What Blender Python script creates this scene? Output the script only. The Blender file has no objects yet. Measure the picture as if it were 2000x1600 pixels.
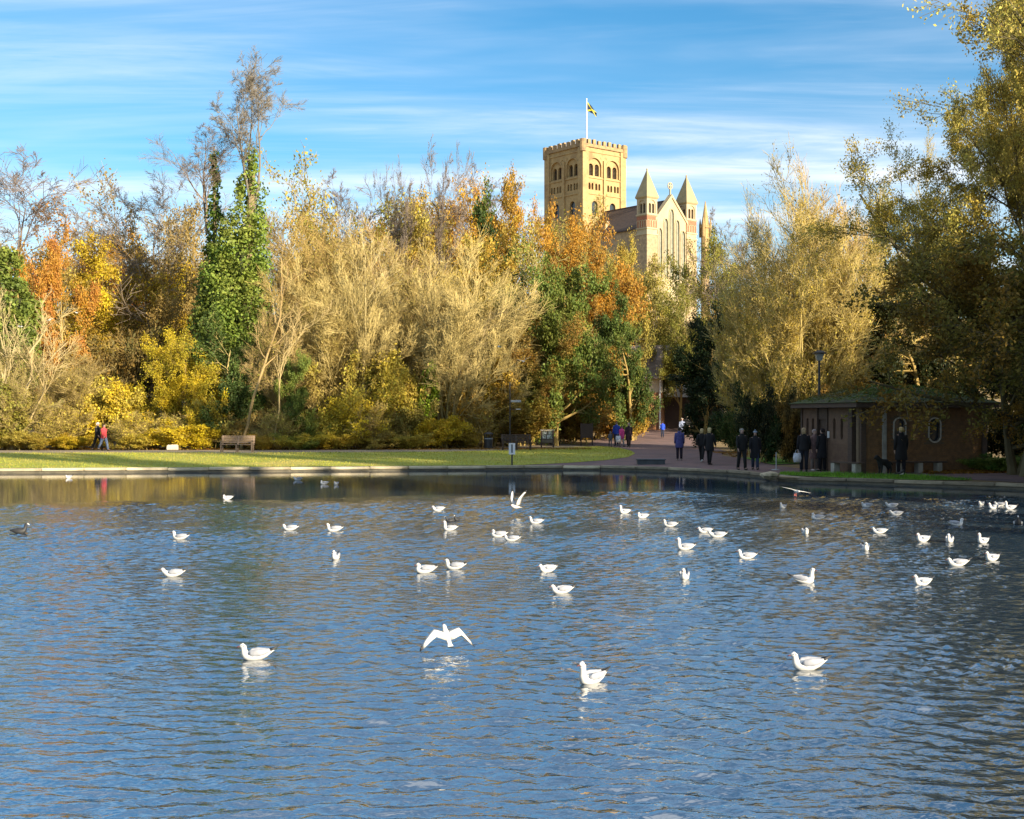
import bpy, bmesh, math, random
import numpy as np
from mathutils import Vector, Matrix
from mathutils.geometry import delaunay_2d_cdt

scene = bpy.context.scene
COL = scene.collection
R = math.radians

# ------------------------------------------------------------------ camera
FPX = 2500.0      # focal length in pixels of a 2000 px wide frame
CAMZ = 2.4        # eye height above the water
HOR = 818.0       # row of the horizon
cam_d = bpy.data.cameras.new('camera')
cam = bpy.data.objects.new('camera', cam_d)
COL.objects.link(cam)
cam.location = (0, 0, CAMZ)
cam.rotation_euler = (R(90), 0, 0)
cam_d.sensor_width = 36
cam_d.lens = 36 * FPX / 2000
cam_d.shift_y = (HOR - 800) / 2000
cam_d.clip_start = 0.3
cam_d.clip_end = 6000
scene.camera = cam

# ------------------------------------------------------------------ light
SUN_AZ = 44.0     # degrees to the right of straight behind the camera
SUN_EL = 16.5
world = bpy.data.worlds.new('World')
scene.world = world
world.use_nodes = True
wn, wl = world.node_tree.nodes, world.node_tree.links
bg = wn['Background']
sky = wn.new('ShaderNodeTexSky')
sky.sky_type = 'NISHITA'
sky.sun_disc = False
sky.sun_elevation = R(SUN_EL)
sky.sun_rotation = R(180 - SUN_AZ)
sky.air_density = 1.0
sky.dust_density = 0.25
sky.ozone_density = 3.0
hs = wn.new('ShaderNodeHueSaturation')
hs.inputs['Saturation'].default_value = 1.28
hs.inputs['Value'].default_value = 1.0
hs.inputs['Hue'].default_value = 0.494
wl.new(sky.outputs[0], hs.inputs['Color'])
# thin cirrus: noise on a high flat layer, so streaks flatten towards the horizon by themselves
tc = wn.new('ShaderNodeTexCoord')
sep = wn.new('ShaderNodeSeparateXYZ')
wl.new(tc.outputs['Generated'], sep.inputs[0])


def wmath(op, a, b=None, clamp=False):
    n = wn.new('ShaderNodeMath')
    n.operation = op
    n.use_clamp = clamp
    for i, v in enumerate((a, b)):
        if v is None:
            continue
        if isinstance(v, (int, float)):
            n.inputs[i].default_value = v
        else:
            wl.new(v, n.inputs[i])
    return n.outputs[0]


zz = wmath('MAXIMUM', sep.outputs[2], 0.02)
zz = wmath('ADD', zz, 0.03)
cu = wmath('DIVIDE', sep.outputs[0], zz)
cv = wmath('DIVIDE', sep.outputs[1], zz)
comb = wn.new('ShaderNodeCombineXYZ')
wl.new(cu, comb.inputs[0])
wl.new(cv, comb.inputs[1])


def cloud_noise(loc, rot, scale, detail, rough, distort):
    mp = wn.new('ShaderNodeMapping')
    mp.inputs['Location'].default_value = loc
    mp.inputs['Rotation'].default_value = (0, 0, R(rot))
    mp.inputs['Scale'].default_value = scale
    wl.new(comb.outputs[0], mp.inputs[0])
    nz = wn.new('ShaderNodeTexNoise')
    nz.inputs['Scale'].default_value = 1.0
    nz.inputs['Detail'].default_value = detail
    nz.inputs['Roughness'].default_value = rough
    nz.inputs['Distortion'].default_value = distort
    wl.new(mp.outputs[0], nz.inputs['Vector'])
    return nz.outputs['Fac']


def wramp(v, lo, hi):
    n = wn.new('ShaderNodeMapRange')
    n.interpolation_type = 'SMOOTHSTEP'
    n.inputs['From Min'].default_value = lo
    n.inputs['From Max'].default_value = hi
    wl.new(v, n.inputs['Value'])
    return n.outputs['Result']


band = wramp(cloud_noise((3.1, 2.35, 0), 9, (0.20, 0.52, 1), 5, 0.58, 1.1), 0.36, 0.64)
fibre = wramp(cloud_noise((1.3, 4.0, 0), 60, (0.5, 1.7, 1), 8, 0.66, 1.5), 0.32, 0.68)
streak = wramp(cloud_noise((5.3, 1.0, 0), 8, (0.30, 1.9, 1), 7, 0.66, 0.9), 0.42, 0.72)
veil = wramp(cloud_noise((7.7, 2.2, 0), -12, (0.12, 0.22, 1), 2, 0.5, 0.3), 0.34, 0.74)
f1 = wmath('MULTIPLY', band, wmath('ADD', wmath('MULTIPLY', fibre, 0.7), 0.3))
f1 = wmath('ADD', wmath('MULTIPLY', f1, 0.8), wmath('MULTIPLY', wmath('ADD', wmath('MULTIPLY', streak, 0.6), wmath('MULTIPLY', veil, 0.4)), 0.3), clamp=True)
cmix = wn.new('ShaderNodeMix')
cmix.data_type = 'RGBA'
wl.new(f1, cmix.inputs['Factor'])
wl.new(hs.outputs[0], cmix.inputs['A'])
cmix.inputs['B'].default_value = (5.9, 6.3, 6.9, 1)
wl.new(cmix.outputs['Result'], bg.inputs['Color'])
bg.inputs['Strength'].default_value = 0.08

SUN_DIR = Vector((-math.sin(R(SUN_AZ)) * math.cos(R(SUN_EL)), math.cos(R(SUN_AZ)) * math.cos(R(SUN_EL)), -math.sin(R(SUN_EL))))
sun_d = bpy.data.lights.new('sun', 'SUN')
sun_d.energy = 5.0
sun_d.angle = R(0.55)
sun_d.color = (1.0, 0.86, 0.64)
sun = bpy.data.objects.new('sun', sun_d)
COL.objects.link(sun)
sun.location = (60, -60, 60)
sun.rotation_euler = SUN_DIR.to_track_quat('-Z', 'Y').to_euler()

scene.view_settings.view_transform = 'Standard'
scene.view_settings.look = 'None'
scene.view_settings.exposure = 1.25
scene.view_settings.gamma = 1
scene.view_settings.use_curve_mapping = False
scene.cycles.max_bounces = 6
scene.cycles.diffuse_bounces = 2
scene.cycles.glossy_bounces = 3
scene.cycles.transparent_max_bounces = 4
scene.cycles.caustics_reflective = False
scene.cycles.caustics_refractive = False


# ------------------------------------------------------------------ helpers
def zat(py, D):
    return CAMZ + (HOR - py) * D / FPX


def xat(px, D):
    return (px - 1000.0) * D / FPX


SHARED = {}


def np_mesh(name, V, Q=None, T=None, smooth=False, att=None, mat_idx=None, mats=()):
    """mesh from numpy: V (n,3), quads Q (m,4), triangles T (k,3)"""
    me = bpy.data.meshes.new(name)
    V = np.asarray(V, np.float32)
    nq = 0 if Q is None else len(Q)
    nt = 0 if T is None else len(T)
    me.vertices.add(len(V))
    me.vertices.foreach_set('co', V.ravel())
    loops = []
    if nq:
        loops.append(np.asarray(Q, np.int32).ravel())
    if nt:
        loops.append(np.asarray(T, np.int32).ravel())
    lv = np.concatenate(loops)
    me.loops.add(len(lv))
    me.loops.foreach_set('vertex_index', lv)
    tot = np.concatenate([np.full(nq, 4, np.int32), np.full(nt, 3, np.int32)])
    st = np.concatenate([[0], np.cumsum(tot)[:-1]]).astype(np.int32)
    me.polygons.add(nq + nt)
    me.polygons.foreach_set('loop_start', st)
    me.polygons.foreach_set('loop_total', tot)
    if mat_idx is not None:
        me.polygons.foreach_set('material_index', np.asarray(mat_idx, np.int32))
    me.polygons.foreach_set('use_smooth', np.full(nq + nt, smooth, bool))
    if att is not None:
        a = me.attributes.new('v', 'FLOAT', 'POINT')
        a.data.foreach_set('value', np.asarray(att, np.float32))
    for m in mats:
        me.materials.append(m)
    me.update(calc_edges=True)
    me.validate(clean_customdata=False)
    return me


def link(name, data, parent=None, loc=None, rotz=None):
    o = bpy.data.objects.new(name, data)
    COL.objects.link(o)
    if parent is not None:
        o.parent = parent
    if loc is not None:
        o.location = loc
    if rotz is not None:
        o.rotation_euler = (0, 0, rotz)
    return o


def tag(o, label=None, cat=None, group=None, kind=None):
    if label:
        o['label'] = label
    if cat:
        o['category'] = cat
    if group:
        o['group'] = group
    if kind:
        o['kind'] = kind
    return o


def thing(name, label, cat, loc=(0, 0, 0), rotz=0.0, group=None):
    o = link(name, None, None, loc, rotz)
    o.empty_display_size = 0.2
    return tag(o, label, cat, group)


class MB:
    """collects boxes, tubes and prisms into one mesh"""

    def __init__(self):
        self.v, self.f, self.m = [], [], []

    def add(self, vs, fs, mi=0):
        b = len(self.v)
        self.v += [tuple(p) for p in vs]
        self.f += [tuple(i + b for i in f) for f in fs]
        self.m += [mi] * len(fs)
        return self

    def box(self, x0, x1, y0, y1, z0, z1, mi=0, mtx=None):
        vs = [Vector(p) for p in ((x0, y0, z0), (x1, y0, z0), (x1, y1, z0), (x0, y1, z0), (x0, y0, z1), (x1, y0, z1), (x1, y1, z1), (x0, y1, z1))]
        if mtx is not None:
            vs = [mtx @ p for p in vs]
        return self.add(vs, [(0, 3, 2, 1), (4, 5, 6, 7), (0, 1, 5, 4), (1, 2, 6, 5), (2, 3, 7, 6), (3, 0, 4, 7)], mi)

    def loft(self, rings, mi=0, cap=True):
        n = len(rings[0])
        vs = [p for r in rings for p in r]
        fs = []
        for k in range(len(rings) - 1):
            for i in range(n):
                j = (i + 1) % n
                fs.append((k * n + i, k * n + j, (k + 1) * n + j, (k + 1) * n + i))
        if cap:
            fs.append(tuple(range(n - 1, -1, -1)))
            fs.append(tuple((len(rings) - 1) * n + i for i in range(n)))
        return self.add(vs, fs, mi)

    def tube(self, pts, rad, n=8, mi=0, flat=None, cap=True):
        """rad: a list of radii or (side, up) pairs along the points"""
        pts = [Vector(p) for p in pts]
        rings = []
        ref = None
        for i, p in enumerate(pts):
            t = (pts[min(i + 1, len(pts) - 1)] - pts[max(i - 1, 0)]).normalized()
            if ref is None:
                ref = Vector((1, 0, 0)) if abs(t.x) < 0.8 else Vector((0, 1, 0))
                if flat is not None:
                    ref = Vector(flat)
            u = (ref - t * ref.dot(t)).normalized()
            w = t.cross(u)
            r = rad[i] if isinstance(rad, (list, tuple)) else rad
            ra, rb = r if isinstance(r, (list, tuple)) else (r, r)
            rings.append([p + u * (ra * math.cos(2 * math.pi * k / n)) + w * (rb * math.sin(2 * math.pi * k / n)) for k in range(n)])
        return self.loft(rings, mi, cap)

    def prism(self, poly, y0, y1, mi=0, mtx=None):
        """poly: (x,z) outline extruded along y"""
        n = len(poly)
        vs = [Vector((x, y0, z)) for x, z in poly] + [Vector((x, y1, z)) for x, z in poly]
        if mtx is not None:
            vs = [mtx @ p for p in vs]
        fs = [tuple(range(n)), tuple(range(2 * n - 1, n - 1, -1))]
        for i in range(n):
            j = (i + 1) % n
            fs.append((i, i + n, j + n, j))
        return self.add(vs, fs, mi)

    def mesh(self, name, mats, smooth=False):
        me = bpy.data.meshes.new(name)
        me.from_pydata(self.v, [], self.f)
        for m in (mats if isinstance(mats, (list, tuple)) else [mats]):
            me.materials.append(m)
        me.polygons.foreach_set('material_index', self.m)
        me.polygons.foreach_set('use_smooth', [smooth] * len(self.f))
        me.update()
        bm = bmesh.new()
        bm.from_mesh(me)
        bmesh.ops.recalc_face_normals(bm, faces=bm.faces)
        bm.to_mesh(me)
        bm.free()
        return me

    def build(self, name, mats, parent=None, loc=None, rotz=None, smooth=False):
        return link(name, self.mesh(name, mats, smooth), parent, loc, rotz)


def copy_tree(o, parent=None):
    c = o.copy()
    COL.objects.link(c)
    c.parent = parent
    for ch in [x for x in o.children]:
        copy_tree(ch, c)
    return c


def bevel(o, w=0.01, seg=2):
    m = o.modifiers.new('bevel', 'BEVEL')
    m.width = w
    m.segments = seg
    m.limit_method = 'ANGLE'
    return o


# ------------------------------------------------------------------ materials
MATS = {}


def new_mat(name):
    m = bpy.data.materials.new(name)
    m.use_nodes = True
    MATS[name] = m
    nt = m.node_tree
    return m, nt.nodes, nt.links, nt.nodes['Principled BSDF']


def lerp_col(nd, ln, fac, a, b):
    x = nd.new('ShaderNodeMix')
    x.data_type = 'RGBA'
    if isinstance(fac, float):
        x.inputs['Factor'].default_value = fac
    else:
        ln.new(fac, x.inputs['Factor'])
    for k, v in (('A', a), ('B', b)):
        if isinstance(v, tuple):
            x.inputs[k].default_value = (*v, 1)
        else:
            ln.new(v, x.inputs[k])
    return x.outputs['Result']


def noise_node(nd, ln, scale, detail=4, rough=0.55, coord='Object', stretch=None):
    t = nd.new('ShaderNodeTexCoord')
    nz = nd.new('ShaderNodeTexNoise')
    nz.inputs['Scale'].default_value = scale
    nz.inputs['Detail'].default_value = detail
    nz.inputs['Roughness'].default_value = rough
    src = t.outputs[coord]
    if stretch:
        mp = nd.new('ShaderNodeMapping')
        mp.inputs['Scale'].default_value = stretch
        ln.new(src, mp.inputs[0])
        src = mp.outputs[0]
    ln.new(src, nz.inputs['Vector'])
    return nz.outputs['Fac']


def ramp(nd, ln, v, lo, hi):
    n = nd.new('ShaderNodeMapRange')
    n.interpolation_type = 'SMOOTHSTEP'
    n.inputs['From Min'].default_value = lo
    n.inputs['From Max'].default_value = hi
    ln.new(v, n.inputs['Value'])
    return n.outputs['Result']


def mat(name, a, b=None, scale=3.0, rough=0.8, bump=0.0, bscale=None, metal=0.0, lo=0.35, hi=0.65, stretch=None, c=None, cscale=0.6):
    """two-tone noisy surface with an optional third stain colour and fine relief"""
    m, nd, ln, p = new_mat(name)
    p.inputs['Roughness'].default_value = rough
    p.inputs['Metallic'].default_value = metal
    if b is None:
        b = tuple(x * 0.75 for x in a)
    col = lerp_col(nd, ln, ramp(nd, ln, noise_node(nd, ln, scale, 5, 0.6, stretch=stretch), lo, hi), a, b)
    if c is not None:
        col = lerp_col(nd, ln, ramp(nd, ln, noise_node(nd, ln, cscale, 4, 0.6), 0.5, 0.72), col, c)
    ln.new(col, p.inputs['Base Color'])
    if bump:
        bp = nd.new('ShaderNodeBump')
        bp.inputs['Strength'].default_value = bump
        bp.inputs['Distance'].default_value = 0.05
        ln.new(noise_node(nd, ln, bscale or scale * 4, 4, 0.6, stretch=stretch), bp.inputs['Height'])
        ln.new(bp.outputs[0], p.inputs['Normal'])
    return m


def tint_mat(name, rough=0.8, fleck=0.3, scale=6.0, sheen=0.0):
    """takes its colour from the object's own colour, with slight mottling"""
    m, nd, ln, p = new_mat(name)
    oi = nd.new('ShaderNodeObjectInfo')
    dark = nd.new('ShaderNodeVectorMath')
    dark.operation = 'SCALE'
    ln.new(oi.outputs['Color'], dark.inputs[0])
    dark.inputs['Scale'].default_value = 1 - fleck
    ln.new(lerp_col(nd, ln, ramp(nd, ln, noise_node(nd, ln, scale, 4), 0.3, 0.7), oi.outputs['Color'], dark.outputs[0]), p.inputs['Base Color'])
    p.inputs['Roughness'].default_value = rough
    if sheen:
        p.inputs['Sheen Weight'].default_value = sheen
    return m


tint_mat('cloth', 0.9, 0.35, 9.0)
tint_mat('paint', 0.5, 0.2, 3.0)


def leaf_mat():
    m, nd, ln, p = new_mat('leaf')
    oi = nd.new('ShaderNodeObjectInfo')
    at = nd.new('ShaderNodeAttribute')
    at.attribute_name = 'v'
    hsv = nd.new('ShaderNodeHueSaturation')
    mh = nd.new('ShaderNodeMapRange')
    mh.inputs['To Min'].default_value = 0.475
    mh.inputs['To Max'].default_value = 0.525
    ln.new(at.outputs['Fac'], mh.inputs['Value'])
    ln.new(mh.outputs[0], hsv.inputs['Hue'])
    fr = nd.new('ShaderNodeMath')
    fr.operation = 'MULTIPLY'
    fr.inputs[1].default_value = 7.31
    ln.new(at.outputs['Fac'], fr.inputs[0])
    fr2 = nd.new('ShaderNodeMath')
    fr2.operation = 'FRACT'
    ln.new(fr.outputs[0], fr2.inputs[0])
    mv = nd.new('ShaderNodeMapRange')
    mv.inputs['To Min'].default_value = 0.6
    mv.inputs['To Max'].default_value = 1.35
    ln.new(fr2.outputs[0], mv.inputs['Value'])
    ln.new(mv.outputs[0], hsv.inputs['Value'])
    ln.new(oi.outputs['Color'], hsv.inputs['Color'])
    # broad patches of a second leaf colour, as on a tree half turned
    at2 = nd.new('ShaderNodeAttribute')
    at2.attribute_type = 'OBJECT'
    at2.attribute_name = 'second_tint'
    patch = ramp(nd, ln, noise_node(nd, ln, 0.32, 3, 0.6), 0.42, 0.62)
    hs2 = nd.new('ShaderNodeHueSaturation')
    ln.new(mv.outputs[0], hs2.inputs['Value'])
    ln.new(at2.outputs['Color'], hs2.inputs['Color'])
    col = lerp_col(nd, ln, patch, hsv.outputs[0], hs2.outputs[0])
    ln.new(col, p.inputs['Base Color'])
    p.inputs['Roughness'].default_value = 0.55
    p.inputs['Specular IOR Level'].default_value = 0.25
    tr = nd.new('ShaderNodeBsdfTranslucent')
    ln.new(col, tr.inputs['Color'])
    mx = nd.new('ShaderNodeMixShader')
    mx.inputs[0].default_value = 0.36
    ln.new(p.outputs[0], mx.inputs[1])
    ln.new(tr.outputs[0], mx.inputs[2])
    ln.new(mx.outputs[0], nd['Material Output'].inputs['Surface'])
    return m


def twig_mat():
    m, nd, ln, p = new_mat('bark')
    at2 = nd.new('ShaderNodeAttribute')
    at2.attribute_type = 'OBJECT'
    at2.attribute_name = 'bark_tint'
    hsv = nd.new('ShaderNodeHueSaturation')
    mv = nd.new('ShaderNodeMapRange')
    mv.inputs['To Min'].default_value = 0.62
    mv.inputs['To Max'].default_value = 1.25
    ln.new(noise_node(nd, ln, 1.7, 5, 0.65), mv.inputs['Value'])
    ln.new(mv.outputs[0], hsv.inputs['Value'])
    ln.new(at2.outputs['Color'], hsv.inputs['Color'])
    ln.new(hsv.outputs[0], p.inputs['Base Color'])
    p.inputs['Roughness'].default_value = 0.85
    p.inputs['Specular IOR Level'].default_value = 0.2
    return m


LEAF, BARK = leaf_mat(), twig_mat()


# ------------------------------------------------------------------ the lake, the banks and the hill
def water_pt(px, py):
    D = CAMZ * FPX / (py - HOR)
    return (xat(px, D), D)


shore_px = [(-700, 929), (-300, 927), (0, 925), (400, 922.5), (800, 919.5), (1000, 918.3), (1150, 918), (1245, 920), (1330, 923), (1420, 927.5), (1490, 933), (1512, 938), (1530, 942),
            (1650, 945), (1800, 950), (2000, 957)]
SHORE = [water_pt(*p) for p in shore_px]
SHORE_FAR = list(SHORE)
LAKE = SHORE + [(21.5, 37.5), (24, 29), (25, 15), (25, 2.5), (10, 2.2), (-20, 2.4), (-62, 3), (-66, 30)]


def dist_poly(P, poly, closed=True):
    P = np.asarray(P, float)
    d = np.full(len(P), 1e9)
    n = len(poly)
    for i in range(n if closed else n - 1):
        a, b = np.array(poly[i]), np.array(poly[(i + 1) % n])
        ab = b - a
        t = np.clip(((P - a) @ ab) / (ab @ ab), 0, 1)
        d = np.minimum(d, np.linalg.norm(P - (a + t[:, None] * ab), axis=1))
    return d


def inside(P, poly):
    P = np.asarray(P, float)
    c = np.zeros(len(P), bool)
    n = len(poly)
    for i in range(n):
        (x0, y0), (x1, y1) = poly[i], poly[(i + 1) % n]
        k = ((y0 > P[:, 1]) != (y1 > P[:, 1])) & (P[:, 0] < (x1 - x0) * (P[:, 1] - y0) / (y1 - y0 + 1e-12) + x0)
        c ^= k
    return c


def height(P):
    P = np.asarray(P, float).reshape(-1, 2)
    d = dist_poly(P, LAKE)
    z = 0.18 + 0.27 * np.clip(d / 13, 0, 1)
    t = np.clip((P[:, 1] - 86) / 215, 0, 1)
    z = z + 23.5 * t * t * (3 - 2 * t)
    wob = 0.5 + 0.5 * np.sin(P[:, 0] * 0.043 + 1.1) * np.cos(P[:, 1] * 0.031)
    return z + np.clip((P[:, 1] - 120) / 200, 0, 1) * wob * 1.5


def hz(x, y):
    return float(height([(x, y)])[0])


def sheet(name, outline, step, lift, m, hole=None, extra=None, dense=None):
    """a sheet draped on the terrain inside an outline"""
    pts = [Vector(p) for p in outline]
    n0 = len(pts)
    edges = [(i, (i + 1) % n0) for i in range(n0)]
    if hole:
        b = len(pts)
        pts += [Vector(p) for p in hole]
        edges += [(b + i, b + (i + 1) % len(hole)) for i in range(len(hole))]
    grid = []
    xs = [p[0] for p in outline]
    ys = [p[1] for p in outline]
    for (x0, x1, y0, y1, s) in ([(min(xs), max(xs), min(ys), max(ys), step)] + (dense or [])):
        gx, gy = np.meshgrid(np.arange(x0, x1, s), np.arange(y0, y1, s))
        g = np.stack([gx.ravel(), gy.ravel()], 1) + np.random.RandomState(3).uniform(-.2, .2, (gx.size, 2)) * s
        k = inside(g, outline) & (dist_poly(g, outline) > s * 0.35)
        if hole:
            k &= ~inside(g, hole) & (dist_poly(g, hole) > min(s, 2.5) * 0.35)
        grid.append(g[k])
    pts += [Vector(p) for p in np.concatenate(grid)]
    vs, _, fs, _, _, _ = delaunay_2d_cdt(pts, edges, [], 0, 1e-4)
    V2 = np.array([(p.x, p.y) for p in vs])
    F = np.array([f for f in fs if len(f) == 3])
    c = V2[F].mean(1)
    k = inside(c, outline)
    if hole:
        k &= ~inside(c, hole)
    F = F[k]
    a = V2[F]
    area = (a[:, 1, 0] - a[:, 0, 0]) * (a[:, 2, 1] - a[:, 0, 1]) - (a[:, 1, 1] - a[:, 0, 1]) * (a[:, 2, 0] - a[:, 0, 0])
    F[area < 0] = F[area < 0][:, ::-1]
    V = np.column_stack([V2, height(V2) + lift])
    o = link(name, np_mesh(name, V, T=F, smooth=True, mats=[m]))
    return tag(o, kind='structure')


mat('soil', (0.26, 0.17, 0.07), (0.18, 0.13, 0.05), 1.2, 0.95, 0.5, 8, c=(0.30, 0.18, 0.05), cscale=0.5)
mat('lawn', (0.36, 0.35, 0.035), (0.27, 0.30, 0.035), 0.9, 0.9, 0.6, 30, c=(0.46, 0.38, 0.09), cscale=0.16)
mat('verge', (0.16, 0.31, 0.025), (0.11, 0.23, 0.02), 1.6, 0.9, 0.6, 30)
mat('tarmac', (0.30, 0.23, 0.15), (0.24, 0.185, 0.12), 2.0, 0.95, 0.3, 40, c=(0.33, 0.27, 0.17), cscale=0.35)
mat('red_path', (0.21, 0.125, 0.11), (0.155, 0.10, 0.095), 1.4, 0.92, 0.3, 40, c=(0.12, 0.08, 0.07), cscale=0.45)
mat('kerb_concrete', (0.62, 0.53, 0.36), (0.42, 0.35, 0.22), 2.2, 0.9, 0.6, 25, c=(0.17, 0.16, 0.08), cscale=1.9)

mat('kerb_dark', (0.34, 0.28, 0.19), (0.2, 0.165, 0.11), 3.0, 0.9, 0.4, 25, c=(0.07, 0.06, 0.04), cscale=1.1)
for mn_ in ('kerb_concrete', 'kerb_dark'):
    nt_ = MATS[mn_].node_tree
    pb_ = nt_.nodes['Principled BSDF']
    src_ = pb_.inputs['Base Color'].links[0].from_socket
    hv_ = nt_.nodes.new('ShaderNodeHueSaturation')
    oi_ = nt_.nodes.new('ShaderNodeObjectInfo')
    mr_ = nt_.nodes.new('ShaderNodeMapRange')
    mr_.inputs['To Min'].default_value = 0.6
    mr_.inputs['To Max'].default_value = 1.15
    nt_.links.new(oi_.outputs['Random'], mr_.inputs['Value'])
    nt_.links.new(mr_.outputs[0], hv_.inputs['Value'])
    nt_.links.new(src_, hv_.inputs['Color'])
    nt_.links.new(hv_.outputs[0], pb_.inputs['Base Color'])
OUTER = [(-900, -300), (900, -300), (900, 1500), (-900, 1500)]
sheet('ground', OUTER, 60, 0.0, MATS['soil'], hole=LAKE, dense=[(-70, 70, 36, 140, 3.0), (-150, 150, 130, 420, 14.0)])
mat('lake_mud', (0.05, 0.045, 0.025), (0.035, 0.035, 0.02), 1.0, 0.95)
b = MB()
b.v = [(-75, 0, -1.4), (40, 0, -1.4), (40, 70, -1.4), (-75, 70, -1.4)]
b.f, b.m = [(0, 1, 2, 3)], [0]
tag(b.build('lake_bed', MATS['lake_mud']), kind='structure')


def path_pt(px, py):
    D = (CAMZ - 0.44) * FPX / (py - HOR)
    for _ in range(25):
        D = 0.5 * D + 0.5 * (CAMZ - hz(xat(px, D), D)) * FPX / (py - HOR)
    return (xat(px, D), D)


# water: ripples everywhere but in the lee of the far bank, where it lies almost still
def water_mat():
    m, nd, ln, p = new_mat('water')
    p.inputs['Base Color'].default_value = (0.022, 0.042, 0.066, 1)
    p.inputs['Roughness'].default_value = 0.03
    p.inputs['IOR'].default_value = 3.0
    p.inputs['Specular IOR Level'].default_value = 1.0
    t = nd.new('ShaderNodeTexCoord')
    sp = nd.new('ShaderNodeSeparateXYZ')
    ln.new(t.outputs['Object'], sp.inputs[0])

    def mth(op, a, b=None, c=None):
        n = nd.new('ShaderNodeMath')
        n.operation = op
        for i, v in enumerate((a, b, c)):
            if v is None:
                continue
            if isinstance(v, (int, float)):
                n.inputs[i].default_value = v
            else:
                ln.new(v, n.inputs[i])
        return n.outputs[0]

    def wnoise(rot, sc, detail, rough=0.5, distort=0.0, loc=(0, 0, 0)):
        mp = nd.new('ShaderNodeMapping')
        mp.inputs['Rotation'].default_value = (0, 0, R(rot))
        mp.inputs['Scale'].default_value = sc
        mp.inputs['Location'].default_value = loc
        ln.new(t.outputs['Object'], mp.inputs[0])
        nz = nd.new('ShaderNodeTexNoise')
        nz.inputs['Scale'].default_value = 1.0
        nz.inputs['Detail'].default_value = detail
        nz.inputs['Roughness'].default_value = rough
        nz.inputs['Distortion'].default_value = distort
        ln.new(mp.outputs[0], nz.inputs['Vector'])
        return nz.outputs['Fac']
    # the edge of the sheltered water, following the bank
    edge = mth('MINIMUM', mth('MAXIMUM', mth('MULTIPLY_ADD', sp.outputs[0], 0.36, 40.0), 32.0), 41.5)
    edge = mth('SUBTRACT', edge, mth('MULTIPLY', mth('MAXIMUM', mth('SUBTRACT', sp.outputs[0], 6.0), 0.0), 0.55))
    rel = mth('SUBTRACT', sp.outputs[1], edge)
    rel = mth('ADD', rel, mth('MULTIPLY', mth('SUBTRACT', wnoise(0, (0.25, 0.5, 1), 4), 0.5), 7.0))
    calm = ramp(nd, ln, rel, -2.2, 1.6)
    rip = mth('SUBTRACT', 1.0, mth('MULTIPLY', calm, 0.93))
    gust = mth('MULTIPLY_ADD', wnoise(10, (0.10, 0.22, 1), 3), 0.9, 0.55)
    h = mth('MULTIPLY', wnoise(12, (4.1, 8.2, 1), 2, 0.5, 0.4), 0.012)
    h = mth('ADD', h, mth('MULTIPLY', wnoise(-18, (10.0, 17.0, 1), 2, 0.5, 0.3, (3, 1, 0)), 0.008))
    h = mth('MULTIPLY', h, mth('MULTIPLY', rip, gust))
    bp = nd.new('ShaderNodeBump')
    bp.inputs['Strength'].default_value = 1.0
    bp.inputs['Distance'].default_value = 1.0
    ln.new(h, bp.inputs['Height'])
    ln.new(bp.outputs[0], p.inputs['Normal'])
    return m


water_mat()


def ripple_height(X, Y):
    """short wind ripples as a sum of many small waves, dying out in the lee of the far bank"""
    rg = np.random.RandomState(17)
    Z = np.zeros_like(X)
    nw = 46
    for k in range(nw):
        lam = 0.12 * (0.36 / 0.12) ** (rg.uniform() ** 1.15)
        th = R(78) + rg.normal() * 0.62
        ph = rg.uniform(0, 2 * np.pi)
        kx, ky = math.cos(th) * 2 * math.pi / lam, math.sin(th) * 2 * math.pi / lam
        amp = RIPPLE * lam / (2 * math.pi) * rg.uniform(0.5, 1.4)
        # each train comes in groups, so crests stay short
        g1 = 0.5 + 0.5 * np.sin(X * rg.normal() * 1.3 + Y * rg.normal() * 0.9 + rg.uniform(0, 6))
        Z += amp * g1 * np.sin(kx * X + ky * Y + ph + 0.7 * np.sin(X * rg.normal() * 0.8 + Y * rg.normal() * 0.6))
    edge = np.clip(40.0 + 0.36 * X, 32.0, 41.5) - np.maximum(X - 6, 0) * 0.45
    rel = Y - edge + 1.6 * np.sin(X * 0.9 + 1) * np.sin(X * 0.37 + Y * 0.3) + 0.8 * np.sin(X * 2.3 + Y)
    t = np.clip((rel + 2.2) / 3.8, 0, 1)
    calm = t * t * (3 - 2 * t)
    gust = 0.85 + 0.3 * np.sin(X * 0.31 + Y * 0.23 + 1) * np.sin(Y * 0.41 - X * 0.12) + 0.12 * np.sin(X * 0.9 - Y * 0.5) * np.sin(Y * 0.8 + X * 0.3)
    return Z * (1 - 0.97 * calm) * gust


RIPPLE = 0.082
gx_ = np.concatenate([np.linspace(-80, -20, 12)[:-1], np.linspace(-20, -17.6, 9)[:-1], np.arange(-17.6, 17.6, 0.085), np.linspace(17.7, 45, 30)])
gy_ = np.concatenate([np.linspace(0.5, 5.8, 10), np.arange(5.9, 11, 0.04), np.arange(11, 26, 0.054), np.arange(26, 44, 0.074), np.linspace(44.2, 66, 20)])
GX, GY = np.meshgrid(gx_, gy_)
WV = np.column_stack([GX.ravel(), GY.ravel(), ripple_height(GX.ravel(), GY.ravel())])
ix = np.arange(GX.size).reshape(GX.shape)
WQ = np.stack([ix[:-1, :-1], ix[:-1, 1:], ix[1:, 1:], ix[1:, :-1]], -1).reshape(-1, 4)
tag(link('water', np_mesh('water', WV, Q=WQ, smooth=True, mats=[MATS['water']])), kind='structure')

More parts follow.
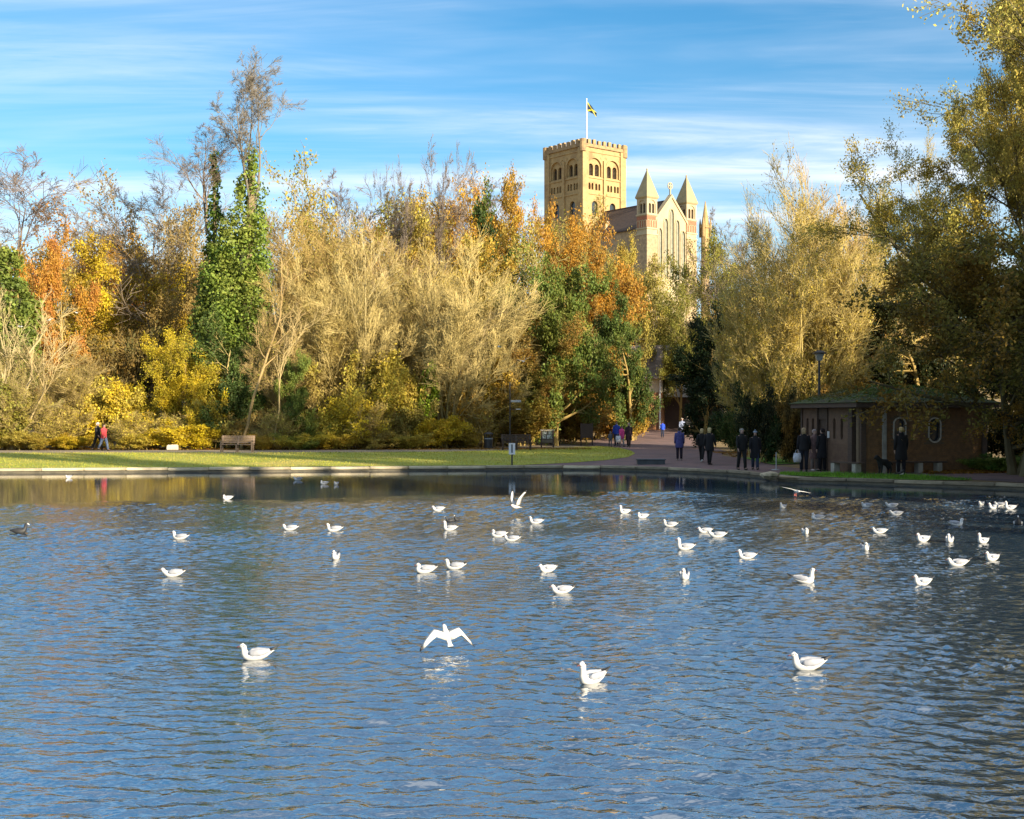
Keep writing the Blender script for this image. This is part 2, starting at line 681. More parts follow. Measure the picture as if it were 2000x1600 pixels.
# lawns and paths, draped a few centimetres over the bare ground
shore_in = [(x, y + 0.32) for x, y in SHORE_FAR]
path_near = [(-72, 71.2), (-30, 72.2), (-12, 72.8), (-4, 74.5), (0, 78), (2.6, 83), (5.2, 88)]
path_far = [(-72, 77.5), (-30, 78.2), (-14, 78.8), (-5, 81.5), (-1.5, 85), (0.6, 90), (1.6, 96)]
lawn_tip = [path_pt(1172, 872), path_pt(1212, 876), path_pt(1234, 882), path_pt(1240, 887), path_pt(1226, 894), path_pt(1180, 900), path_pt(1110, 905), path_pt(1050, 908), path_pt(1015, 909.5)]
lawn_low = [p for p in shore_in if p[0] < 0.2]
LAWN = path_near[:-1] + lawn_tip + lawn_low[::-1]
sheet('lawn', LAWN, 1.6, 0.03, MATS['lawn'])
FOOT = path_near + [(4.2, 92)] + [(3.2, 97)] + path_far[::-1]
sheet('footpath', FOOT, 2.0, 0.018, MATS['tarmac'])
PLAZA = [path_pt(1012, 909.8), path_pt(1050, 908.2), path_pt(1110, 905.2), path_pt(1180, 900.2), path_pt(1226, 894.2), path_pt(1240.4, 887), path_pt(1234.4, 882), path_pt(1212, 875.8), path_pt(1172, 871.8),
         (5.25, 88.2), (6, 97), (9.5, 112), (13, 128), (17, 128), (15.2, 110), (14.2, 96), (13.5, 84), (12.4, 74), (11.2, 68.5), (11.6, 66), (16, 63.5), (22, 62), (22, 58.5), (15, 59.5), (11.8, 58.4),
         (12.4, 55), (14.0, 51.6), (23, 53), (40, 50), (34, 39), (22.5, 39.2), (17.8, 43.4), (16.5, 45.5), (15.95, 47.75), (13.35, 50.05), (11.0, 51.8), (10.5, 51.2)]
shore_mid = [p for p in shore_in if 0.0 < p[0] < 10.25]
PLAZA += shore_mid[::-1]
sheet('path', PLAZA, 1.8, 0.018, MATS['red_path'])
VERGE = [(10.9, 51.6), (13.2, 49.9), (15.8, 47.6), (16.35, 45.3)] + [p for p in shore_in if 10.3 < p[0] < 15.3][::-1] + [(10.4, 50.0)]
sheet('verge', VERGE, 0.8, 0.03, MATS['verge'])
VERGE2 = [(11.75, 65.8), (16, 63.3), (22, 61.8), (22, 58.7), (15, 59.7), (11.9, 58.6)]
sheet('green_strip', VERGE2, 1.2, 0.05, MATS['verge'])

# kerb stones along the water's edge
kerb = link('kerb', None)
tag(kerb, kind='structure')
rng = random.Random(5)


def along(poly, step):
    out, carry = [], 0.0
    for (x0, y0), (x1, y1) in zip(poly[:-1], poly[1:]):
        L = math.hypot(x1 - x0, y1 - y0)
        s = carry
        while s < L:
            t = s / L
            out.append((x0 + (x1 - x0) * t, y0 + (y1 - y0) * t))
            s += step
        carry = s - L
    return out


kp = along([p for p in SHORE_FAR] + [(21.5, 37.5), (24, 29)], 1.8)
stone = MB().box(-0.5, 0.5, 0.0, 0.34, 0.085, 0.21)
stone_me = stone.mesh('kerb_stone', MATS['kerb_concrete'])
lip_me = MB().box(-0.5, 0.5, 0.07, 0.5, -0.5, 0.088).mesh('kerb_footing', mat('wet_stone', (0.13, 0.11, 0.07), (0.08, 0.07, 0.045), 4, 0.6, 0.4, 20))
for (x0, y0), (x1, y1) in zip(kp[:-1], kp[1:]):
    L = math.hypot(x1 - x0, y1 - y0)
    a = math.atan2(y1 - y0, x1 - x0)
    for nm, me, gap in (('kerb_stone', stone_me, 0.012), ('kerb_footing', lip_me, 0.0)):
        o = link(nm, me, kerb, ((x0 + x1) / 2, (y0 + y1) / 2, rng.uniform(-.012, .012) if gap else rng.uniform(-.004, .004)), a + (rng.uniform(-.008, .008) if gap else 0))
        o.scale = (L - gap, 1, 1)
        if gap:
            bevel(o, 0.02, 1)
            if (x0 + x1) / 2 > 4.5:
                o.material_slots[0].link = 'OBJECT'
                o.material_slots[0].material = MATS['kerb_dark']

# ------------------------------------------------------------------ the cathedral on the hill
mat('tower_stone', (0.435, 0.305, 0.135), (0.35, 0.245, 0.11), 1.3, 0.9, 0.8, 1.6, c=(0.27, 0.165, 0.075), cscale=0.33)
mat('pale_stone', (0.45, 0.375, 0.235), (0.37, 0.305, 0.19), 0.8, 0.9, 0.3, 2.0, c=(0.42, 0.34, 0.21), cscale=0.3)
mat('flint_wall', (0.42, 0.31, 0.18), (0.28, 0.21, 0.13), 1.4, 0.95, 0.6, 2.5)
mat('red_brick', (0.36, 0.15, 0.08), (0.27, 0.11, 0.06), 2.5, 0.9, 0.3, 5)
mat('parapet_brick', (0.38, 0.26, 0.125), (0.24, 0.165, 0.09), 1.2, 0.95, 0.5, 3)
mat('slate', (0.075, 0.052, 0.045), (0.05, 0.037, 0.034), 1.1, 0.75, 0.4, 3.0, stretch=(1, 1, 3))
mat('louvre', (0.10, 0.07, 0.05), (0.06, 0.045, 0.035), 2, 0.9)
mat('spire_stone', (0.38, 0.31, 0.17), (0.31, 0.255, 0.145), 0.7, 0.9, 0.3, 2.0)
m_, nd_, ln_, p_ = new_mat('window_glass')
p_.inputs['Base Color'].default_value = (0.035, 0.045, 0.055, 1)
p_.inputs['Roughness'].default_value = 0.18


mat('lancet_glass', (0.24, 0.25, 0.20), (0.17, 0.185, 0.15), 1.2, 0.4)


def arch(cx, z0, w, h, pointed=False, n=8):
    """outline (x,z) of an arched opening, h is the full height"""
    r = w / 2
    out = [(cx - r, z0), (cx + r, z0)]
    if pointed:
        rise = w * 1.05
        zs = z0 + h - rise
        for k in range(n + 1):
            t = k / n
            out.append((cx + r * math.cos(t * math.pi / 2) ** 0.8, zs + rise * math.sin(t * math.pi / 2)))
        for k in range(n - 1, -1, -1):
            t = k / n
            out.append((cx - r * math.cos(t * math.pi / 2) ** 0.8, zs + rise * math.sin(t * math.pi / 2)))
    else:
        zs = z0 + h - r
        for k in range(2 * n + 1):
            t = math.pi * k / (2 * n)
            out.append((cx + r * math.cos(t), zs + r * math.sin(t)))
    res = [out[0]]
    for q in out[1:]:
        if math.hypot(q[0] - res[-1][0], q[1] - res[-1][1]) > 1e-4:
            res.append(q)
    return res


def grow_outline(poly, d):
    cx = sum(p[0] for p in poly) / len(poly)
    z0 = min(p[1] for p in poly)
    h = max(p[1] for p in poly) - z0
    w = max(p[0] for p in poly) - min(p[0] for p in poly)
    return [(cx + (x - cx) * (w + 2 * d) / w, z0 + (z - z0) * (h + d) / h) for x, z in poly]


def ring(mb, poly, d, y0, y1, mtx=None):
    """arched moulding round an opening (open at the foot)"""
    big = grow_outline(poly, d)
    n = len(poly)
    for i in range(1, n):
        j = (i + 1) % n
        if i == n - 1:
            j = 0
        q = [poly[i], big[i], big[j], poly[j]]
        mb.prism(q, y0, y1, 0, mtx)


def cut(me, cutter, name):
    """boolean difference, evaluated to a plain mesh"""
    a = bpy.data.objects.new('tmp_a', me)
    c = bpy.data.objects.new('tmp_b', cutter)
    COL.objects.link(a)
    COL.objects.link(c)
    md = a.modifiers.new('b', 'BOOLEAN')
    md.operation = 'DIFFERENCE'
    md.object = c
    md.solver = 'EXACT'
    dg = bpy.context.evaluated_depsgraph_get()
    out = bpy.data.meshes.new_from_object(a.evaluated_get(dg))
    out.name = name
    bpy.data.objects.remove(a)
    bpy.data.objects.remove(c)
    return out


TH = R(38.8)
CATH_AX = Vector((17.8, 312.0, 0))
cath = thing('cathedral', 'large cream stone cathedral with square tower and gabled transept above the trees', 'cathedral', CATH_AX, TH)
# local frame: -y is the sunlit front, -x the shaded side
S = 6.7
gz = 22.0
cath.location.z = 0.9
tw = MB().box(-S, S, -S, S, gz - 2, 66.2)
cutm, cutm2 = MB(), MB()
panes, mould_list, strings = [], [], MB()
face_mtx = {'front': Matrix.Identity(4), 'side': Matrix.Rotation(R(-90), 4, 'Z'), 'far': Matrix.Rotation(R(90), 4, 'Z')}
for fn, fm in face_mtx.items():
    for cx in (-2.9, 2.9):
        big = arch(cx, 59.3, 4.0, 4.3)
        cutm.prism(big, -S - 1, -S + 0.35, 0, fm)
        mo = MB()
        ring(mo, big, 0.28, -S - 0.14, -S + 0.1, fm)
        mould_list.append(mo)
        for dx in (-0.95, 0.95):
            a_ = arch(cx + dx, 59.35, 1.4, 2.9)
            cutm2.prism(a_, -S + 0.3, -S + 1.3, 0, fm)
            panes.append((a_, -S + 0.9, fm, 'louvre'))
        lo = arch(cx, 50.0, 1.9, 3.4)
        cutm.prism(lo, -S - 1, -S + 0.7, 0, fm)
        panes.append((lo, -S + 0.55, fm, 'window_glass'))
    for cx in (-4.15, -1.95, 1.95, 4.15):
        for dx in (-0.5, 0.5):
            a_ = arch(cx + dx, 56.0, 0.62, 1.6)
            cutm.prism(a_, -S - 1, -S + 0.8, 0, fm)
            panes.append((a_, -S + 0.7, fm, 'louvre'))
        # pier shafts between the paired openings
        mould_list.append(MB().box(cx - 0.1, cx + 0.1, -S - 0.08, -S + 0.3, 56.0, 57.2, 0, fm))
    for z_, pr in ((58.85, 0.22), (55.0, 0.2), (49.3, 0.2), (65.0, 0.18)):
        strings.box(-S - 0.05, S + 0.05, -S - pr, -S + 0.1, z_ - 0.14, z_ + 0.14, 0, fm)
    # middle and corner strips
    strings.box(-0.32, 0.32, -S - 0.42, -S + 0.05, gz, 63.2, 0, fm)
    strings.box(S - 1.45, S + 0.34, -S - 0.36, -S + 0.2, gz, 65.9, 0, fm)
    strings.box(-S - 0.34, -S + 1.45, -S - 0.362, -S + 0.2, gz, 65.9, 0, fm)
    for k, cx in enumerate((-5.0, -0.9, 0.9, 5.0)):
        strings.box(cx - 0.16, cx + 0.16, -S - 0.1, -S + 0.1, 63.6, 63.95, 0, fm)
tw_me = cut(cut(tw.mesh('tower', MATS['tower_stone']), cutm.mesh('c', MATS['tower_stone']), 'tower'), cutm2.mesh('c', MATS['tower_stone']), 'tower')
tower = link('tower', tw_me, cath)
for mo in mould_list:
    mo.build('arch_moulding' if len(mo.f) > 6 else 'shaft', MATS['tower_stone'], tower)
strings.build('buttress_strip', MATS['tower_stone'], tower)
for poly, y_, fm, mn in panes:
    pm = MB()
    if mn == 'louvre':
        x0, x1 = min(p[0] for p in poly), max(p[0] for p in poly)
        z0, z1 = min(p[1] for p in poly), max(p[1] for p in poly)
        pm.prism(poly, y_ + 0.2, y_ + 0.25, 0, fm)
        k = z0 + 0.2
        while k < z1 - 0.25:
            pm.box(x0, x1, y_ - 0.12, y_ + 0.1, k, k + 0.07, 0, fm)
            k += 0.32
        pm.build('louvre', MATS['louvre'], tower)
    else:
        pm.prism(poly, y_, y_ + 0.05, 0, fm)
        pm.build('window', MATS['window_glass'], tower)
par = MB().box(-S - 0.38, S + 0.38, -S - 0.38, S + 0.38, 66.0, 66.75)
par.build('parapet', MATS['parapet_brick'], tower)
mer = MB().box(-0.45, 0.45, -0.3, 0.3, 0, 1.15).mesh('merlon', MATS['parapet_brick'])
for k in range(9):
    u = -S + 0.1 + k * (2 * S - 0.2) / 8
    for (x, y, r) in ((u, -S - 0.1, 0), (u, S + 0.1, 0)) + (((-S - 0.1, u, R(90)), (S + 0.1, u, R(90))) if 0 < k < 8 else ()):
        o = link('merlon', mer, tower, (x, y, 66.7), r)
        o.scale.z = 0.9 + 0.2 * ((k * 7) % 3) / 3
for sx in (-1, 1):
    for sy in (-1, 1):
        MB().tube([(sx * (S + 0.02), sy * (S + 0.02), 64.8), (sx * (S + 0.02), sy * (S + 0.02), 67.7)], 0.8, 10).build('corner_turret', MATS['parapet_brick'], tower)

# transept: long roof running towards us, ending in a gable between two turrets
LF = 28.6
W2 = 5.3
tr_ = MB().box(-W2, W2, -LF + 0.4, -S + 0.5, gz, 45.2)
tr_.build('transept_wall', MATS['flint_wall'], cath)
rf = MB().prism([(-W2 - 0.5, 44.7), (0, 51.0), (W2 + 0.5, 44.7), (W2 + 0.5, 44.4), (-W2 - 0.5, 44.4)], -LF + 0.3, -S + 0.3)
roof = rf.build('transept_roof', MATS['slate'], cath)
ridge = MB().box(-0.14, 0.14, -LF + 0.3, -S + 0.3, 50.9, 51.15)
ridge.build('ridge', MATS['slate'], roof)
fin = MB().box(-4.9, -3.4, -12.4, -11.0, 45.6, 47.1)
fin.prism([(-5.1, 47.0), (-4.15, 47.9), (-3.2, 47.0)], -12.5, -10.9)
fin.build('roof_hatch', MATS['pale_stone'], roof)
gab = MB().prism([(-W2 + 0.3, gz), (-W2 + 0.3, 46.0), (0, 51.6), (W2 - 0.3, 46.0), (W2 - 0.3, gz)], -LF - 0.5, -LF + 0.45)
gc, gpan, gm = MB(), [], MB()
for k, top in zip((-2, -1, 0, 1, 2), (44.2, 46.5, 48.8, 46.5, 44.2)):
    a_ = arch(k * 1.85, 33.0, 1.25, top - 33.0, True)
    gc.prism(a_, -LF - 1.5, -LF - 0.05)
    gpan.append(a_)
    ring(gm, a_, 0.2, -LF - 0.66, -LF - 0.4)
gable = link('gable', cut(gab.mesh('gable', MATS['pale_stone']), gc.mesh('c', MATS['pale_stone']), 'gable'), cath)
gm.build('lancet_moulding', MATS['pale_stone'], gable)
for a_ in gpan:
    MB().prism(a_, -LF - 0.3, -LF - 0.24).build('window', MATS['lancet_glass'], gable)
    cx = (a_[0][0] + a_[1][0]) / 2
    MB().box(cx - 0.07, cx + 0.07, -LF - 0.42, -LF - 0.31, 33.0, max(p[1] for p in a_) - 0.6).build('mullion', MATS['pale_stone'], gable)
for sx in (-1, 1):     # stepped coping along the two slopes
    MB().prism([(sx * (W2 - 0.1), 45.7), (sx * (W2 - 0.1), 46.4), (0, 52.2), (0, 51.5)][::sx], -LF - 0.75, -LF + 0.5).build('coping', MATS['pale_stone'], gable)
cr = MB().box(-0.13, 0.13, -LF - 0.25, -LF + 0.05, 51.8, 54.2)
cr.tube([(1.0 * math.sin(t) * 0.72, -LF - 0.1, 54.2 + 0.72 * math.cos(t)) for t in [2 * math.pi * k / 12 for k in range(13)]], 0.13, 6)
cr.box(-0.72, 0.72, -LF - 0.22, -LF + 0.02, 54.1, 54.3)
cr.box(-0.1, 0.1, -LF - 0.22, -LF + 0.02, 54.2, 54.92)
cr.build('cross', MATS['pale_stone'], gable)
for sx in (-1, 1):
    cx, cy, h = sx * 6.35, -LF + 0.9, 1.6
    t_ = MB().box(cx - h, cx + h, cy - h, cy + h, gz, 50.9)
    tc_, tc2 = MB(), MB()
    louv = []
    for fn, rot in (('f', 0), ('s', -90), ('e', 90)):
        fm = Matrix.Translation((cx, cy, 0)) @ Matrix.Rotation(R(rot), 4, 'Z')
        big = arch(0, 47.3, 2.2, 3.0)
        tc_.prism(big, -h - 1, -h + 0.2, 0, fm)
        for dx in (-0.5, 0.5):
            tc2.prism(arch(dx, 47.35, 0.75, 2.2), -h + 0.15, -h + 0.8, 0, fm)
            louv.append((arch(dx, 47.35, 0.75, 2.2), fm))
    tu = link('turret', cut(cut(t_.mesh('turret', MATS['pale_stone']), tc_.mesh('c', MATS['pale_stone']), 'turret'), tc2.mesh('c', MATS['pale_stone']), 'turret'), cath)
    for a_, fm in louv:
        MB().prism(a_, -h + 0.62, -h + 0.7, 0, fm).build('louvre', MATS['louvre'], tu)
    MB().box(cx - h - 0.03, cx + h + 0.03, cy - h - 0.03, cy + h + 0.03, 44.0, 46.7).build('brick_band', MATS['red_brick'], tu)
    bl = MB()
    for rot in (0, -90, 90):
        fm = Matrix.Translation((cx, cy, 0)) @ Matrix.Rotation(R(rot), 4, 'Z')
        for k in range(4):
            ring(bl, arch(-1.14 + k * 0.76, 44.2, 0.55, 1.5), 0.1, -h - 0.12, -h - 0.02, fm)
    bl.build('blind_arcade', MATS['pale_stone'], tu)
    MB().box(cx - h - 0.05, cx + h + 0.05, cy - h - 0.05, cy + h + 0.05, gz, 42.6).build('lower_stage', MATS['flint_wall'], tu)
    for z_ in (43.9, 46.95, 42.6):
        MB().box(cx - h - 0.18, cx + h + 0.18, cy - h - 0.18, cy + h + 0.18, z_ - 0.13, z_ + 0.2).build('string_course', MATS['pale_stone'], tu)
    e = h + 0.3
    sp = MB().loft([[(cx - q, cy - q, z_), (cx + q, cy - q, z_), (cx + q, cy + q, z_), (cx - q, cy + q, z_)] for q, z_ in ((h + 0.1, 50.6), (e, 50.9), (e, 51.05), (0.12, 57.0))])
    s_o = sp.build('spire', MATS['spire_stone'], tu)
    MB().tube([(cx, cy, 56.8), (cx, cy, 57.35), (cx, cy, 57.6)], [0.14, 0.2, 0.05], 8).build('finial', MATS['spire_stone'], s_o)

# choir pinnacle beyond the gable
pin = MB()
px_, py_ = 18.9, -22.0
pin.tube([(px_, py_, gz), (px_, py_, 47.0), (px_, py_, 47.2), (px_, py_, 48.0)], [1.0, 1.0, 1.25, 1.1], 8)
pin.tube([(px_, py_, 48.0), (px_, py_, 53.6)], [0.95, 0.08], 8)
for k in range(4):
    an = k * math.pi / 2 + 0.4
    pin.tube([(px_ + 1.3 * math.cos(an), py_ + 1.3 * math.sin(an), 45), (px_ + 1.3 * math.cos(an), py_ + 1.3 * math.sin(an), 48), (px_ + 1.3 * math.cos(an), py_ + 1.3 * math.sin(an), 49.6)], [0.28, 0.28, 0.03], 6)
pin.build('pinnacle', MATS['tower_stone'], cath)
cho = MB().box(S - 0.2, 30, -5.5, 5.5, gz, 42.0)
cho.prism([(S - 0.2, 42), (S - 0.2, 42.01), (30, 42.01), (30, 42)], -5, 5)
cho.build('choir_wall', MATS['flint_wall'], cath)
MB().loft([[(S - 0.3, -6, 41.6), (S - 0.3, 6, 41.6), (S - 0.3, 0, 47.5)], [(30.5, -6, 41.6), (30.5, 6, 41.6), (30.5, 0, 47.5)]]).build('choir_roof', MATS['slate'], cath)

# flag on the tower
mat('white_paint', (0.8, 0.8, 0.78), (0.7, 0.7, 0.68), 2, 0.5)
fl = thing('flagpole', 'white flagpole with dark blue and yellow flag on the cathedral tower', 'flagpole', CATH_AX + Vector((0.4, 0, 0.9)), 0)
MB().tube([(0, 0, 66.3), (0, 0, 73), (0, 0, 79.3)], [0.22, 0.18, 0.1], 8).build('pole', MATS['white_paint'], fl, smooth=True)
MB().tube([(0, 0, 79.3), (0, 0, 79.45), (0, 0, 79.6)], [0.12, 0.2, 0.04], 8).build('pole_cap', MATS['white_paint'], fl)
m_, nd_, ln_, p_ = new_mat('flag_cloth')
tcx = nd_.new('ShaderNodeTexCoord')
sx_ = nd_.new('ShaderNodeSeparateXYZ')
ln_.new(tcx.outputs['UV'], sx_.inputs[0])


def fm_(op, a, b_):
    n = nd_.new('ShaderNodeMath')
    n.operation = op
    for i, v in enumerate((a, b_)):
        if isinstance(v, (int, float)):
            n.inputs[i].default_value = v
        else:
            ln_.new(v, n.inputs[i])
    return n.outputs[0]


d1 = fm_('ABSOLUTE', fm_('SUBTRACT', sx_.outputs[0], sx_.outputs[1]), 0)
d2 = fm_('ABSOLUTE', fm_('SUBTRACT', fm_('ADD', sx_.outputs[0], sx_.outputs[1]), 1.0), 0)
dd = fm_('MINIMUM', d1, d2)
ln_.new(lerp_col(nd_, ln_, fm_('LESS_THAN', dd, 0.09), (0.012, 0.025, 0.07), (0.62, 0.55, 0.02)), p_.inputs['Base Color'])
p_.inputs['Roughness'].default_value = 0.85
nu, nv = 16, 8
fv, fq, uvs = [], [], []
for j in range(nv + 1):
    for i in range(nu + 1):
        u, v = i / nu, j / nv
        x = 2.7 * u ** 0.9
        sag = 2.6 * u ** 1.1
        fv.append((0.12 + x * 0.85, 0.4 * math.sin(u * 8 + v * 1.5) * u, 78.7 - (1 - v) * 2.2 * (1 - 0.55 * u) - sag))
        uvs.append((u, v))
for j in range(nv):
    for i in range(nu):
        k = j * (nu + 1) + i
        fq.append((k, k + 1, k + nu + 2, k + nu + 1))
fme = np_mesh('flag', np.array(fv), Q=np.array(fq), smooth=True, mats=[MATS['flag_cloth']])
ul = fme.uv_layers.new(name='UVMap')
for lp in fme.loops:
    ul.data[lp.index].uv = uvs[lp.vertex_index]
fo = link('flag', fme, fl)
sm = fo.modifiers.new('thick', 'SOLIDIFY')
sm.thickness = 0.03

# ------------------------------------------------------------------ trees: branching skeletons in numpy
def unit(a):
    return a / (np.linalg.norm(a, axis=-1, keepdims=True) + 1e-9)


def tubes(P, Rr, m):
    """P (B,n,3) polylines, Rr (B,n) radii -> verts, quads"""
    B, n = P.shape[:2]
    T = np.empty_like(P)
    T[:, 1:-1] = P[:, 2:] - P[:, :-2]
    T[:, 0] = P[:, 1] - P[:, 0]
    T[:, -1] = P[:, -1] - P[:, -2]
    T = unit(T)
    ref = np.where(np.abs(T[:, :1, 2:3]) > 0.8, np.array([1.0, 0, 0]), np.array([0, 0, 1.0]))
    u = unit(ref - T * (T * ref).sum(-1, keepdims=True))
    w = np.cross(T, u)
    a = np.arange(m) * 2 * np.pi / m
    V = P[:, :, None] + Rr[:, :, None, None] * (u[:, :, None] * np.cos(a)[:, None] + w[:, :, None] * np.sin(a)[:, None])
    idx = np.arange(B * n * m).reshape(B, n, m)
    nx = np.roll(idx, -1, 2)
    Q = np.stack([idx[:, :-1], nx[:, :-1], nx[:, 1:], idx[:, 1:]], -1).reshape(-1, 4)
    return V.reshape(-1, 3), Q


def spawn(rg, P, Rr, k, t0, t1, length, ang, n=4, bend=0.12, up=0.05, rs=0.6, rmin=0.012, taper=0.3, var=0.25, decay=0.4, angv=0.25):
    """k children on each parent branch"""
    B, n0 = P.shape[:2]
    idx = np.repeat(np.arange(B), k)
    t = t0 + (t1 - t0) * ((np.tile(np.arange(k), B) + rg.uniform(0, 1, B * k)) / k)
    f = np.clip(t, 0, 0.999) * (n0 - 1)
    i = f.astype(int)
    w = (f - i)[:, None]
    pos = P[idx, i] * (1 - w) + P[idx, i + 1] * w
    r = Rr[idx, i] * (1 - w[:, 0]) + Rr[idx, i + 1] * w[:, 0]
    tan = unit(P[idx, i + 1] - P[idx, i])
    perp = unit(np.cross(tan, rg.normal(size=tan.shape)))
    a = (ang * (1 + angv * rg.normal(size=len(t))))[:, None]
    d = tan * np.cos(a) + perp * np.sin(a)
    plen = np.linalg.norm(np.diff(P, axis=1), axis=2).sum(1)[idx]
    L = (plen * length * (1 - decay * t) * np.clip(1 + var * rg.normal(size=len(t)), 0.35, 1.8))[:, None]
    out = [pos]
    for s in range(1, n):
        d = unit(d + rg.normal(size=d.shape) * bend + np.array([0, 0, up]))
        out.append(out[-1] + d * L / (n - 1))
    C = np.stack(out, 1)
    r0 = np.maximum(r * rs, rmin)
    RR = r0[:, None] * np.linspace(1, taper, n)[None]
    return C, np.maximum(RR, rmin * 0.7)


def leaves(rg, C, per, size, spread, tmin=0.2, flat=0.35, lump=None):
    """leaf-sized quads round the last branches -> verts, quads, per-leaf value"""
    B, n = C.shape[:2]
    idx = np.repeat(np.arange(B), per)
    f = rg.uniform(tmin, 0.999, len(idx)) * (n - 1)
    i = f.astype(int)
    w = (f - i)[:, None]
    c = C[idx, i] * (1 - w) + C[idx, i + 1] * w + rg.normal(size=(len(idx), 3)) * spread
    N = unit(rg.normal(size=c.shape) + np.array([0, 0, flat]))
    u = unit(np.cross(N, rg.normal(size=c.shape)))
    v = np.cross(N, u)
    s = (size * rg.uniform(0.6, 1.35, len(c)))[:, None]
    # a pointed leaf, folded a little along the middle
    V = np.stack([c - u * s, c - v * s * 0.55 + N * s * 0.12, c + u * s, c + v * s * 0.55 + N * s * 0.12], 1)
    Q = np.arange(len(c) * 4).reshape(-1, 4)
    val = np.repeat(np.clip(rg.uniform(0, 1, len(c)) * 0.6 + np.repeat(rg.uniform(0, 0.4, B), per), 0, 1), 4)
    return V.reshape(-1, 3), Q, val


class Geo:
    def __init__(self):
        self.V, self.Q, self.A, self.M, self.n = [], [], [], [], 0

    def add(self, V, Q, a=None, mi=0):
        self.V.append(V)
        self.Q.append(Q + self.n)
        self.A.append(np.zeros(len(V)) if a is None else a)
        self.M.append(np.full(len(Q), mi))
        self.n += len(V)

    def mesh(self, name):
        return np_mesh(name, np.concatenate(self.V), Q=np.concatenate(self.Q), att=np.concatenate(self.A), mat_idx=np.concatenate(self.M), mats=[BARK, LEAF], smooth=False)


LIB = {}


def tree_lib(key, seed, H, W, stems, levels, leaf=None, stem_lean=0.1, stem_r=0.2, stem_frac=0.9, stem_up=0.03, stem_bend=0.05, n_trunk=1, base_spread=0.15, shell=None, cut_low=None):
    """grow once, keep as (trunk mesh, crown mesh, H, W); H and W are then exact"""
    rg = np.random.RandomState(seed)
    # stems
    base = rg.normal(size=(stems, 3)) * base_spread
    base[:, 2] = -0.3
    az = rg.uniform(0, 2 * np.pi) + np.arange(stems) * 2 * np.pi / stems + rg.normal(size=stems) * 0.4
    lean = stem_lean * (0.5 + rg.uniform(0, 1, stems))
    d = np.stack([np.cos(az) * np.sin(lean), np.sin(az) * np.sin(lean), np.cos(lean)], 1)
    n = 12
    pts = [base]
    L = H * stem_frac * (1 + 0.12 * rg.normal(size=stems))[:, None]
    for s in range(1, n):
        d = unit(d + rg.normal(size=d.shape) * stem_bend + np.array([0, 0, stem_up]))
        pts.append(pts[-1] + d * L / (n - 1))
    P = np.stack(pts, 1)
    Rr = stem_r * (1 - np.linspace(0, 1, n) * 0.86)[None] * np.ones((stems, 1))
    Rr[:, 0] *= 1.35
    allb = [(P, Rr, 8)]
    for lv in levels:
        lv = dict(lv)
        sides = lv.pop('sides', 4)
        C, RR = spawn(rg, allb[-1][0], allb[-1][1], **lv)
        if shell is not None:
            pass
        allb.append((C, RR, sides))
    zs = np.concatenate([b[0][:, -1] for b in allb[1:]])
    top = zs[:, 2].max() * 0.5 + np.percentile(zs[:, 2], 99.7) * 0.5
    rad = np.percentile(np.hypot(zs[:, 0], zs[:, 1]), 90)
    sc = np.array([W / 2 / rad, W / 2 / rad, H / top])
    allb = [(b[0] * sc, b[1], b[2]) for b in allb]
    tg, cg = Geo(), Geo()
    for k, (C, RR, m) in enumerate(allb):
        V, Q = tubes(C, RR, m)
        (tg if k < n_trunk + 1 else cg).add(V, Q)
    if leaf:
        lf = dict(leaf)
        V, Q, a = leaves(rg, allb[lf.pop('level', -1)][0], **lf)
        if cut_low is not None:
            pass
        cg.add(V, Q, a, 1)
    LIB[key] = (tg.mesh(key + '_trunk'), cg.mesh(key + '_crown'), H, W)


U = dict
# open bare crowns against the sky
tree_lib('bare1', 11, 16, 11, 1, [U(k=9, t0=.38, t1=.98, length=.55, ang=.62, n=8, bend=.13, up=.07, rs=.6, sides=6), U(k=7, t0=.25, t1=1, length=.5, ang=.6, n=6, bend=.16, up=.05, rs=.55),
                                  U(k=7, t0=.2, t1=1, length=.5, ang=.6, n=4, bend=.18, up=.04, rs=.55, rmin=.014, sides=3), U(k=9, t0=.1, t1=1, length=.6, ang=.6, n=2, bend=.2, rmin=.013, sides=3)], stem_r=.26)
tree_lib('bare2', 23, 16, 10, 2, [U(k=8, t0=.3, t1=.98, length=.5, ang=.5, n=8, bend=.12, up=.09, rs=.6, sides=6), U(k=7, t0=.2, t1=1, length=.5, ang=.6, n=6, bend=.18, up=.05, rs=.55),
                                  U(k=6, t0=.2, t1=1, length=.5, ang=.65, n=4, bend=.2, up=.04, rs=.55, rmin=.014, sides=3), U(k=9, t0=.1, t1=1, length=.6, ang=.6, n=2, bend=.2, rmin=.013, sides=3)], stem_r=.2, stem_lean=.14)
# slim upright skeleton with an open head, for the tall ivy tree and the dead elm
tree_lib('tall_bare', 37, 14, 11, 3, [U(k=6, t0=.3, t1=.98, length=.5, ang=.55, n=8, bend=.14, up=.1, rs=.6, sides=6), U(k=6, t0=.25, t1=1, length=.5, ang=.6, n=6, bend=.2, up=.05, rs=.55),
                                     U(k=8, t0=.2, t1=1, length=.5, ang=.65, n=4, bend=.2, up=.04, rs=.55, rmin=.014, sides=3), U(k=9, t0=.1, t1=1, length=.6, ang=.6, n=2, bend=.2, rmin=.015, sides=3)],
         stem_r=.2, stem_lean=.17, stem_up=.05, stem_bend=.07)
